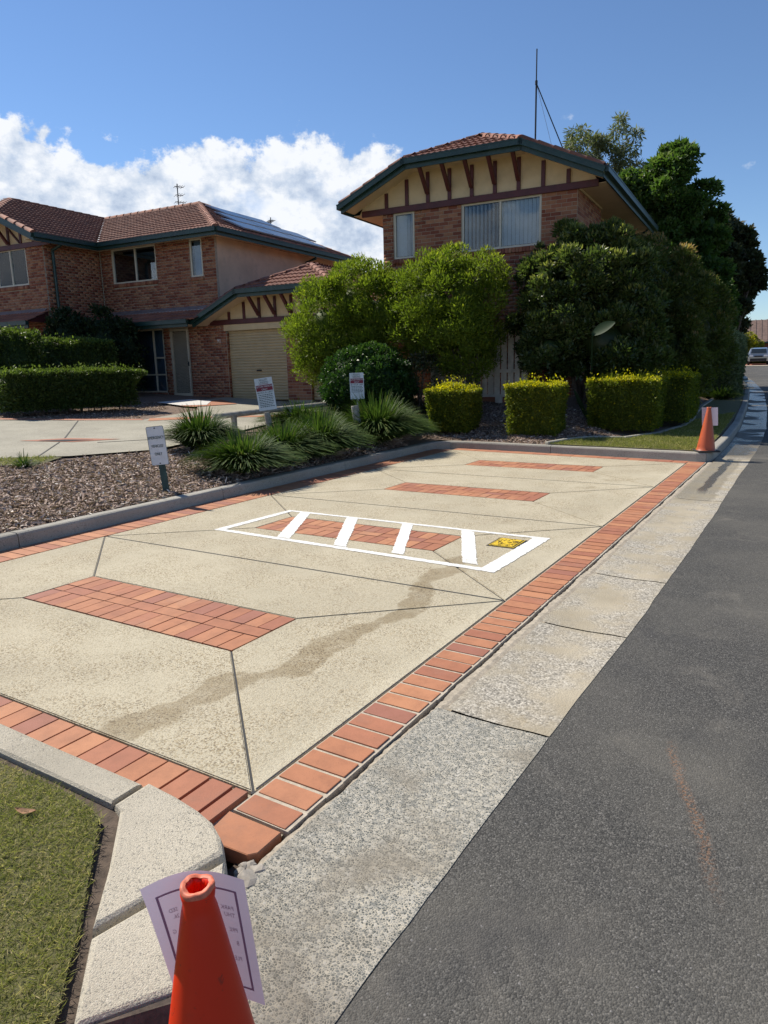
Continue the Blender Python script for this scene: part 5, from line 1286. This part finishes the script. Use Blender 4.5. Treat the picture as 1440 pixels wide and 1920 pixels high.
def ground_cover():
    LEFT = [(-9.3, 1.0), (-7.4, -1.5), (-4.80, -1.5), (-4.80, 9.6), (-6.4, 10.4), (-7.6, 9.0), (-7.4, 6.9), (-7.9, 5.2), (-7.95, 4.2), (-8.4, 3.1)]
    chips('bark_mulch', LEFT, 120000, .03, .13, 'mulch_chip', .0, 'brown bark and dry leaf mulch along the left kerb', 301)
    chips('bark_mulch', [(-8.6, 10.78), (-4.7, 10.80), (-2.55, 10.68), (-2.3, 11.1), (-1.95, 11.5), (-1.5, 11.9), (-2.6, 13.4), (-5.4, 14), (-8.4, 14)], 40000, .03, .11, 'mulch_chip', .0, 'bark mulch on the slope round the golden hedges', 302)
    chips('bark_mulch', [(-16.5, 5.0), (-13.9, 7.1), (-12.6, 8.2), (-11.9, 9.2), (-13.4, 11.6), (-15.0, 12.5), (-18, 9)], 14000, .03, .08, 'mulch_chip', .0, 'bark mulch under the left house hedges', 303)
    # near lawn with bare soil against the kerb
    zl = lambda x, y: .068+.010*math.sin(x*5)*math.cos(y*6)
    MB().prism([(-4.6, -.41, .05), (-.20, -.41, .05), (.40, -1.06, .05), (.62, -1.25, .05), (.62, -5, .05), (-4.6, -5, .05)], .2).obj('soil', 'soil', kind='structure')
    drape('lawn', [(-4.6, -.45), (-.55, -.458), (-.36, -.475), (-.255, -.50), (-.05, -.690), (.14, -.875), (.31, -1.04), (.55, -1.3), (.55, -5), (-4.6, -5)], 'lawn_ground', zl, .15, kind='structure')
    near = [(-2.9, -.448), (-.60, -.452), (-.37, -.472), (-.25, -.498), (-.05, -.680), (.145, -.865), (.315, -1.035), (.50, -1.30), (-.4, -1.7), (-2.9, -1.2)]
    blades('lawn_grass', near, 96000, .012, .034, 'lawn_blade', zl, 'short dry-tipped lawn grass at the near corner', 311, 1.5, .0024, tipp=.40)
    blades('lawn_grass', VERGE[:7]+[(-.1, 18), (.1, 14), (.16, 12), (.13, 10.45)], 36000, .03, .07, 'lawn_far', lambda x, y: hgt(x, y)+.02, 'sunlit verge grass round the far traffic cone', 312, .8, .006)
    blades('lawn_grass', [(-10.5, 2.6), (-8.76, 4.13), (-8.25, 4.75), (-7.95, 4.3), (-8.4, 3.2), (-9.5, 1.6)], 6000, .03, .07, 'lawn_far', lambda x, y: hgt(x, y)+.03, 'patch of lawn between driveway and mulch at left', 313, .8, .007)
    # dry leaves and bits lying about
    def litter(name, x, y, z, l, rz, mat, label, cat='leaf', curl=.3):
        V = []; F = []; n = 6
        for i in range(n+1):
            t = i/n; w = l*.16*math.sin(math.pi*t)**.8+.0005; V += [(l*(t-.5), -w, l*curl*(abs(t-.5)**1.5)+.004), (l*(t-.5), 0, l*curl*(abs(t-.5)**1.5)), (l*(t-.5), w, l*curl*abs(t-.5)**1.5+.005)]
        for i in range(n): F += [(3*i, 3*i+1, 3*i+4, 3*i+3), (3*i+1, 3*i+2, 3*i+5, 3*i+4)]
        o = MB().add(V, F).obj(name, mat, None, smooth=True, label=label, cat=cat); o.location = (x, y, z); o.rotation_euler = (0, 0, rz)
    litter('dry_leaf', -.50, -.62, .085, .085, .35, 'pine_litter', 'curled brown dry leaf lying on the near lawn')
    litter('dry_leaf', .62, 1.32, -.028, .05, 1.0, 'pine_litter', 'orange-brown leaf lying on the worn gutter slab')
    litter('dry_leaf', .66, 3.62, -.026, .05, .3, 'bark', 'dark curled leaf lying on the gutter near a slab joint')
    litter('dry_leaf', .42, -.16, -.026, .035, 2.0, 'pine_litter', 'tiny brown leaf on the exposed-aggregate gutter slab')
    litter('twig', 1.15, 6.55, -.028, .10, 1.3, 'white_gutter', 'pale bit of rubbish lying on the asphalt', 'litter', .1)
    litter('dry_leaf', 1.53, .72, -.022, .03, .4, 'pine_litter', 'small red-brown leaf on the asphalt at right')
    litter('dry_leaf', 1.47, .62, -.022, .025, 1.4, 'bark', 'small dark leaf on the asphalt at right, nearer one')
ground_cover()

# ------------------------------------------------------------------ signs, rail, cones, fence, street end
def rrect(w, h, r, n=5):
    P = []
    for cx, cy, a0 in ((w/2-r, h/2-r, 0), (-w/2+r, h/2-r, 90), (-w/2+r, -h/2+r, 180), (w/2-r, -h/2+r, 270)):
        for i in range(n+1):
            a = RAD(a0+90*i/n); P.append((cx+r*math.cos(a), 0, cy+r*math.sin(a)))
    return P
def things():
    fx = lambda x, z, dy=-.004: Matrix.Translation((x, dy, z)) @ Matrix.Rotation(RAD(90), 4, 'X')
    # emergency sign
    t = empty('sign', (-5.03, 4.02, .10), RAD(14), 'white EMERGENCY VEHICLES ONLY sign on a short green post in the mulch', 'sign'); t.rotation_euler = (0, RAD(-5.5), RAD(14))
    MB().box(-.038, .038, .003, .045, -.15, .80).obj('post', 'green_post', t, bevel=.004)
    pl = MB().extr(rrect(.25, .475, .022), (0, .003, 0)).obj('plate', 'sign_face', t); pl.location = (0, -.002, .615)
    ed = MB()
    P = rrect(.246, .471, .02)
    for a, b in zip(P, P[1:]+P[:1]): ed.bar(a, b, .0035, .004)
    e = ed.obj('border', 'sign_ink', pl)
    for s, z in (('EMERGENCY', .098), ('VEHICLES', -.005), ('ONLY', -.10)): text(s, .050, 'sign_ink', pl, fx(0, z), sx=.80)
    for z in (.215, -.215): MB().tube([(0, -.006, z), (0, .0, z)], .008, 8).obj('bolt', 'dark_metal', pl)
    # parking signs on leaning timber posts
    def parking(base, rz, tilt, w, h, zc, label, post, lines):
        t = empty('sign', base, rz, label, 'sign', 'visitor parking signs'); t.rotation_euler = (0, tilt, rz)
        pl = MB().box(-w/2, w/2, .0, .004, -h/2, h/2).obj('plate', 'sign_face', t); pl.location = (.05 if post == 'timber' else 0, -.06, zc)
        MB().box(-w/2+.012, w/2-.012, -.0015, .0, h*.10, h*.285).obj('red_panel', 'sign_maroon', pl)
        text("PEGGOT'S", h*.07, 'sign_ink', pl, fx(0, h*.425, -.002), sx=.8*w/.33/(h/.6))
        text('VISITOR PARKING', h*.080, 'sign_face', pl, fx(0, h*.235, -.003), sx=.92*w/.33/(h/.6)); text('ONLY', h*.080, 'sign_face', pl, fx(0, h*.145, -.003), sx=.9)
        text('48 HOUR LIMIT', h*.085, 'sign_ink', pl, fx(0, h*.045, -.002), sx=.85*w/.33/(h/.6)); text('LANDING', h*.075, 'sign_ink', pl, fx(0, h*.36, -.002), sx=.9*w/.33/(h/.6))
        MB().box(-w*.25, w*.25, -.0015, 0, h*.468, h*.473).obj('logo_line', 'sign_ink', pl); MB().box(-w*.27, w*.27, -.0015, 0, h*.31, h*.322).obj('logo_line', 'sign_maroon', pl)
        for i in range(lines):                       # small print, too small to read
            z = -h*.02-i*h*.052; x = -w*.40
            mb = MB()
            while x < w*(.40 if i % 3 else .34):
                l = random.uniform(.015, .04); mb.box(x, min(w*.42, x+l), -.0012, 0, z-h*.011, z+h*.011); x += l+.008
            mb.obj('small_print', 'sign_ink', pl)
        return t
    t = parking((-7.10, 8.47, .14), RAD(26), RAD(-7), .34, .60, 1.0, 'larger visitor parking sign on a leaning timber post by the log rail', 'timber', 8)
    MB().tube([(0, 0, -.2), (0, 0, .66)], [.062, .058], 12).obj('post', 'timber_grey', t, smooth=False)
    t = parking((-6.25, 10.2, .2), RAD(20), RAD(-1), .29, .52, 1.02, 'smaller visitor parking sign half hidden in grass before the dome shrub', 'steel', 5)
    MB().box(-.02, .02, -.055, -.02, -.2, 1.2).obj('post', 'galv_metal', t)
    # short timber post and log rail
    o = MB().tube([(0, 0, -.2), (.0, 0, .78), (0, 0, .80)], [.075, .07, .06], 12).obj('bollard', 'timber_grey', None, label='short weathered timber post leaning at the kerb among the grass', cat='post'); o.location = (-5.33, 8.85, .12); o.rotation_euler = (RAD(2), RAD(-7), 0)
    r = empty('log_rail', (-8.3, 8.9, hgt(-8.3, 8.9)), 0, 'low round-log rail on stub posts behind the grass clumps', 'rail')
    p0, p1 = Vector((-8.85, 8.70, .66)), Vector((-7.62, 11.15, .80)); b = Vector(r.location)
    MB().tube([p0-b, p0.lerp(p1, .5)-b+Vector((0, 0, .01)), p1-b], [.062, .058, .052], 12).obj('log', 'timber_grey', r)
    for f in (.16, .62):
        p = p0.lerp(p1, f); MB().tube([(p.x-b.x, p.y-b.y, -.25), (p.x-b.x, p.y-b.y, p.z-b.z-.03)], .062, 10).obj('stub_post', 'timber_grey', r)
    # fence panel in the garden
    f = empty('paling_fence', (-5.15, 13.95, .72), RAD(4), 'pale timber paling gate and fence glimpsed between the shrubs', 'fence')
    x = -1.3
    while x < 1.05:
        MB().box(x, x+.135, 0, .02, .12, 1.75).obj('paling', 'fence_paling', f); x += .155 if x < .1 else .165
    MB().box(-1.3, 1.05, -.045, -.001, .10, .16).obj('bottom_rail', 'fence_paling', f); MB().box(.0, .85, -.05, -.001, .66, .74).obj('rail', 'fence_paling', f)
    MB().box(-1.36, -1.27, -.06, .04, -.3, 1.8).obj('post', 'fence_paling', f); MB().box(-.02, .03, -.06, -.001, .10, .80).obj('gate_stile', 'fence_paling', f); MB().box(.83, .88, -.06, -.001, .1, .8).obj('gate_stile', 'fence_paling', f)
    MB().box(-1.25, 1.05, .0, .12, -.3, .10).obj('plinth', 'wall_brick', f); MB().box(.30, .46, -.07, .0, -.3, .12).obj('pier', 'fence_paling', f)
    # traffic cones
    def cone(loc, tilt, h, r0, r1, mat, label, base=True):
        t = empty('traffic_cone', loc, 0, label, 'traffic cone'); t.rotation_euler = tilt
        prof = [(r1+.012, .018), (r1, .03)]+[(r1+(r0-r1)*i/14, .03+(h-.03)*i/14) for i in range(1, 14)]+[(r0+.004, h-.03), (r0+.007, h-.012), (r0+.003, h-.002)]
        inner = [(r0-.003, h-.001), (r0-.006, h-.012), (r0-.006, h-.04)]+[(r1-.01+(r0-r1)*i/6, .03+(h-.06)*i/6) for i in range(5, 0, -1)]
        pr_ = prof+inner; seg = 48; V = []; F = []
        for j, (r, z) in enumerate(pr_):
            for k in range(seg):
                a = 2*math.pi*k/seg; rim = j >= len(prof)-3 and j <= len(prof)+2
                dz = (.0022*math.sin(a*2+1)+.001*math.sin(a*5)) if rim else 0; dr = (.0012*math.sin(a*3+.6)+(.0018*math.sin(a*9)*math.sin(a*4) if j > len(prof)-1 else 0)) if rim else 0
                V.append(((r+dr)*math.cos(a), (r+dr)*math.sin(a), z+dz))
        for i in range(len(pr_)-1):
            for k in range(seg):
                k2 = (k+1) % seg; F.append((i*seg+k, i*seg+k2, (i+1)*seg+k2, (i+1)*seg+k))
        MB().add(V, F).obj('body', mat, t, smooth=True)
        RV = []; RF = []
        for k in range(seg):
            a = 2*math.pi*k/seg; w = .0005*math.sin(a*5+1)+.0004*math.sin(a*11)
            for (dr, dz) in ((.0066, -.009), (.0070, -.004), (.0055, .0012+w), (.001, .0016+w), (-.0035+w, .0)): RV.append(((r0+dr)*math.cos(a), (r0+dr)*math.sin(a), h+dz+.0022*math.sin(a*2+1)+.001*math.sin(a*5)))
        for k in range(seg):
            k2 = (k+1) % seg
            for j in range(4): RF.append((k*5+j, k2*5+j, k2*5+j+1, k*5+j+1))
        MB().add(RV, RF).obj('worn_rim', 'cone_rim', t, smooth=True)
        MB().extr([(x, y, 0) for (x, _, y) in rrect(.36, .36, .05)], (0, 0, .022)).obj('base', 'black_rubber', t, bevel=.004)
        return t
    near = cone((.905, -1.09, -.03), (RAD(-1.2), RAD(-1.5), 0), .722, .0240, .148, 'cone_red', 'bright orange-red traffic cone close to the camera, a paper notice behind it')
    far = cone((.225, 10.50, .132), (0, RAD(.8), .5), .70, .028, .14, 'cone_faded', 'faded orange traffic cone standing on the far kerb corner')
    # notices taped to the cones
    def at(px, py, d):                       # point of the near notice, measured off the photograph once
        return CAMP+(rr*((px-720)/1320)+uu*(-(py-960)/1320)+fw)*d
    TL, TR, BL, BR = Vector(at(262, 1668, 1.235)), Vector(at(457, 1650, 1.30)), Vector(at(333, 1868, 1.335)), Vector(at(497, 1882, 1.385))
    nrm = (TR-TL).cross(BL-TL).normalized()
    away = Vector((fw.x, fw.y, 0)).normalized()
    if nrm.dot(away) < 0: nrm = -nrm
    o0 = (TL+TR+BL+BR)/4; T = empty('notice', o0, 0, 'laminated paper notice taped behind the near traffic cone, seen from its back', 'notice')
    def pt(s, q, lift=0):
        p = TL.lerp(TR, s).lerp(BL.lerp(BR, s), q); p = p+nrm*(.026*math.sin(math.pi*s)*(1-.35*q)+.004*math.sin(q*5)+lift)+Vector((0, 0, .006*math.sin(math.pi*s)*(1-q))); return p-o0
    def patch(name, mat, s0, s1, q0, q1, lift, n=12):
        V = []; F = []
        for i in range(n+1):
            for j in range(n+1): V.append(pt(s0+(s1-s0)*i/n, q0+(q1-q0)*j/n, lift))
        for i in range(n):
            for j in range(n): F.append((i*(n+1)+j, (i+1)*(n+1)+j, (i+1)*(n+1)+j+1, i*(n+1)+j+1))
        return MB().add(V, F).obj(name, mat, T, smooth=True)
    patch('sheet', 'paper', 0, 1, 0, 1, 0)
    for s0, s1, q0, q1 in ((.10, .125, .12, .90), (.875, .90, .12, .90), (.125, .875, .12, .136), (.125, .875, .884, .90)): patch('printed_frame', 'paper_ink', s0, s1, q0, q1, -.0012)
    def mirrored(s, s0, q, size):            # print showing through from the front, so it reads backwards
        cu = bpy.data.curves.new('t', 'FONT'); cu.body = s; cu.size = 1; cu.resolution_u = 2; ob = bpy.data.objects.new('t', cu); me = bpy.data.meshes.new_from_object(ob); bpy.data.objects.remove(ob)
        for v in me.vertices: v.co = pt(s0-v.co.x*size*.72, q-v.co.y*size*.62, -.0014)
        me.materials.clear(); me.materials.append(MATS['paper_ink']); new_obj('lettering', me, T)
    for s, s0, q in (('PARK', .84, .29), ('SED', .27, .29), ('THU', .84, .345), ('26.', .27, .345), ('PRE', .84, .46), ('G', .20, .46), ('B', .83, .56), ('PLE', .83, .68)): mirrored(s, s0, q, .075)
    T2 = empty('notice', (.235, 10.57, .70), RAD(8), 'small white paper notice taped behind the far traffic cone', 'notice')
    V = []; F = []
    for i in range(7):
        for j in range(5):
            s = i/6-.5; V.append((s*.235+.02*(j/4), .10*(.0)+.05-.05*math.cos(s*2.4)+.02*j/4, .125-.29*j/4))
    for i in range(6):
        for j in range(4): F.append((i*5+j, (i+1)*5+j, (i+1)*5+j+1, i*5+j+1))
    MB().add(V, F).obj('sheet', 'paper', T2, smooth=True)
    # brick inlay, pebbles and mat by the left house's door
    def patch_on(name, poly, mat, zo=.045): return drape(name, poly, mat, lambda x, y: hgt(x, y)+zo, .4, kind='structure')
    patch_on('brick_inlay', [(-10.25, 5.35), (-9.95, 6.1), (-9.15, 6.65), (-9.45, 5.85)], 'paving_brick', .041); patch_on('pit_cover', [(-10.0, 5.55), (-9.78, 5.95), (-9.38, 6.25), (-9.6, 5.8)], 'dark_metal', .046)
    patch_on('brick_edging', [(-14.0, 6.75), (-12.4, 8.0), (-11.4, 9.05), (-11.6, 9.15), (-12.5, 8.25), (-14.1, 6.95)], 'paving_brick', .043); patch_on('brick_edging', [(-11.6, 9.4), (-11.2, 9.0), (-10.6, 10.6), (-9.4, 12.0), (-9.4, 12.3), (-10.8, 10.9)], 'paving_brick', .041)
    patch_on('pebble_bed', [(-14.6, 12.2), (-13.4, 12.0), (-13.0, 12.6), (-13.8, 13.6), (-14.6, 13.5)], 'pebble', .055); patch_on('brick_edging', [(-13.4, 11.95), (-12.9, 12.0), (-12.6, 13.4), (-13.9, 14.1), (-13.8, 13.6), (-13.0, 12.6)], 'paving_brick', .05)
    # street end: car, houses, yellow tree, sign
    zf = lambda y: road_z(y)+.035
    c = empty('car', (-3.95, 77.0, zf(77)), RAD(4), 'silver wagon parked facing us at the far end of the road', 'car')
    prof = [(-2.25, .35), (-2.3, .75), (-2.2, 1.0), (-1.25, 1.08), (-.65, 1.52), (.2, 1.62), (1.7, 1.58), (2.2, 1.1), (2.25, .4)]
    V = []; n = len(prof)
    for x, s in ((-.88, .0), (-.80, .0), (.80, 0), (.88, 0)):
        for (y, z) in prof: V.append((x*(.86 if z > 1.2 else 1), y, z if abs(x) < .85 else (z-.05 if z > .5 else z+.05)))
    F = [tuple(range(n)), tuple(range(3*n, 4*n))[::-1]]
    for a in range(3):
        for i in range(n): F.append((a*n+i, a*n+(i+1) % n, (a+1)*n+(i+1) % n, (a+1)*n+i))
    MB().add(V, F).obj('body', 'car_paint', c)
    MB().extr([(-.66, -1.20, 1.115), (.66, -1.20, 1.115), (.60, -.70, 1.49), (-.60, -.70, 1.49)], (0, -.02, .02)).obj('windscreen', 'car_glass', c)
    for sx in (-1, 1):
        MB().box(sx*.62-.17, sx*.62+.17, -2.30, -2.20, .78, .93).obj('headlight', 'lamp_lens', c); MB().box(sx*.98-.08, sx*.98+.08, -1.0, -.9, 1.08, 1.2).obj('mirror', 'car_paint', c)
        for y in (-1.45, 1.4):
            w = MB().tube([(sx*.72, y, .33), (sx*.90, y, .33)], .33, 18).obj('wheel', 'black_rubber', c); MB().tube([(sx*.86, y, .33), (sx*.905, y, .33)], .19, 14).obj('rim', 'galv_metal', w)
    MB().box(-.7, .7, -2.33, -2.22, .36, .60).obj('bumper', 'black_rubber', c); MB().box(-.35, .35, -2.325, -2.25, .72, .86).obj('grille', 'black_rubber', c)
    drape('brick_apron', [(-9, 74.5), (2, 73.5), (2, 84), (-9, 84)], 'paving_brick', lambda x, y: road_z(y)+.05, 3, kind='structure'); drape('footpath', [(-9.5, 72.3), (3, 71.3), (3, 73.4), (-9.5, 74.4)], 'kerb_concrete', lambda x, y: road_z(y)+.045, 3, kind='structure')
    def far_house(loc, w, d, zb, ze, zr, label, rot):
        h = empty('house', loc, rot, label, 'house'); wl = MB().box(-w/2+.5, w/2-.5, 0, d, zb, ze); wl.obj('wall', 'wall_brick', h)
        r = MB(); o = .5; r.poly([(-w/2, -o, ze-.1), (w/2, -o, ze-.1), (w/2-1.0, d/2, zr), (-w/2+1.0, d/2, zr)]); r.poly([(w/2, d+o, ze-.1), (-w/2, d+o, ze-.1), (-w/2+1.0, d/2, zr), (w/2-1.0, d/2, zr)])
        r.poly([(-w/2, d+o, ze-.1), (-w/2, -o, ze-.1), (-w/2+1.0, d/2, zr)]); r.poly([(w/2, -o, ze-.1), (w/2, d+o, ze-.1), (w/2-1.0, d/2, zr)]); rf = r.obj('roof', 'far_roof', h)
        for i in range(int(w/.6)):
            x = -w/2+.3+i*.6; f0 = max(0, (1.0-abs(-x-0)+0)*0); top = min(1, (w/2-abs(x))/1.0); y1 = -o+(d/2+o)*top
            MB().bar((x, -o, ze-.07), (x, y1, ze-.07+(zr-ze+.1)*top), .12, .05).obj('tile_row', 'far_roof', rf)
        MB().box(-w/2, w/2, -o-.08, -o, ze-.25, ze-.08).obj('gutter', 'fascia_green', h)
        for x in (-w*.25, w*.15):
            f = MB().box(x-.8, x+.8, -.05, .02, ze-1.5, ze-.35).obj('window', 'window_frame', h); MB().box(x-.72, x+.72, -.06, -.04, ze-1.42, ze-.43).obj('pane', 'car_glass', f)
        return h
    far_house((-2.0, 92, .9), 16, 8, 0, 2.5, 5.05, 'brown-tiled house with long roof at the far end of the street', RAD(6))
    far_house((-9.3, 88, .9), 5.5, 6, 0, 2.3, 3.3, 'smaller low brown-roofed house wing beside the long-roofed far house', RAD(6))
    b = (-5.6, 84.0, .85); T = empty('tree', b, 0, 'small bright yellow-green tree before the far houses', 'tree'); make_crown(T, 'leaf_yellowtree', local_blobs([(-5.9, 84, 3.3, .9, .8, .8), (-5.3, 84, 2.8, 1.0, .9, .8), (-6.3, 84, 2.4, .7, .7, .5)], b), 5000, .2, .12, 401, rs=.25, lumps=.2, core=.6); limbs(T, 'bark', .08, [(0, 0, 1.6), (.3, 0, 1.8)])
    b = (-4.2, 82.5, .85); T = empty('shrub', b, 0, 'low yellow-green shrub right behind the far car', 'shrub'); make_crown(T, 'leaf_yellowtree', local_blobs([(-4.2, 82.5, 1.6, .9, .7, .75)], b), 2500, .16, .1, 402, rs=.2, core=.7); limbs(T, 'bark', .05, [(0, 0, .6)])
    for i, (x, y, r, h, m, lab) in enumerate(((-7.4, 81.5, 1.4, 1.1, 'leaf_tree', 'dark green shrub left of the far car'), (-1.2, 84.0, 2.2, 1.2, 'leaf_tree', 'dark green hedge-like shrub right of the far car'), (-9.2, 78.5, 1.3, 1.0, 'leaf_hedge', 'green shrub by the far footpath, left end'))):
        b = (x, y, .85); T = empty('shrub', b, 0, lab, 'shrub'); make_crown(T, m, local_blobs([(x, y, .85+h*.6, r, .9, h*.75)], b), 3500, .16, .09, 410+i, rs=.25, core=.75); limbs(T, 'bark', .05, [(0, 0, h*.5)])
    t = empty('sign', (-5.25, 70.6, .75), RAD(5), 'small white notice board on a pole at the far kerb', 'sign'); MB().tube([(0, 0, 0), (0, 0, 1.9)], .04, 8).obj('pole', 'galv_metal', t); MB().box(-.22, .22, -.06, -.03, 1.25, 1.85).obj('upper_board', 'timber_grey', t); MB().box(-.22, .22, -.06, -.03, .6, 1.15).obj('lower_board', 'sign_face', t)
things()
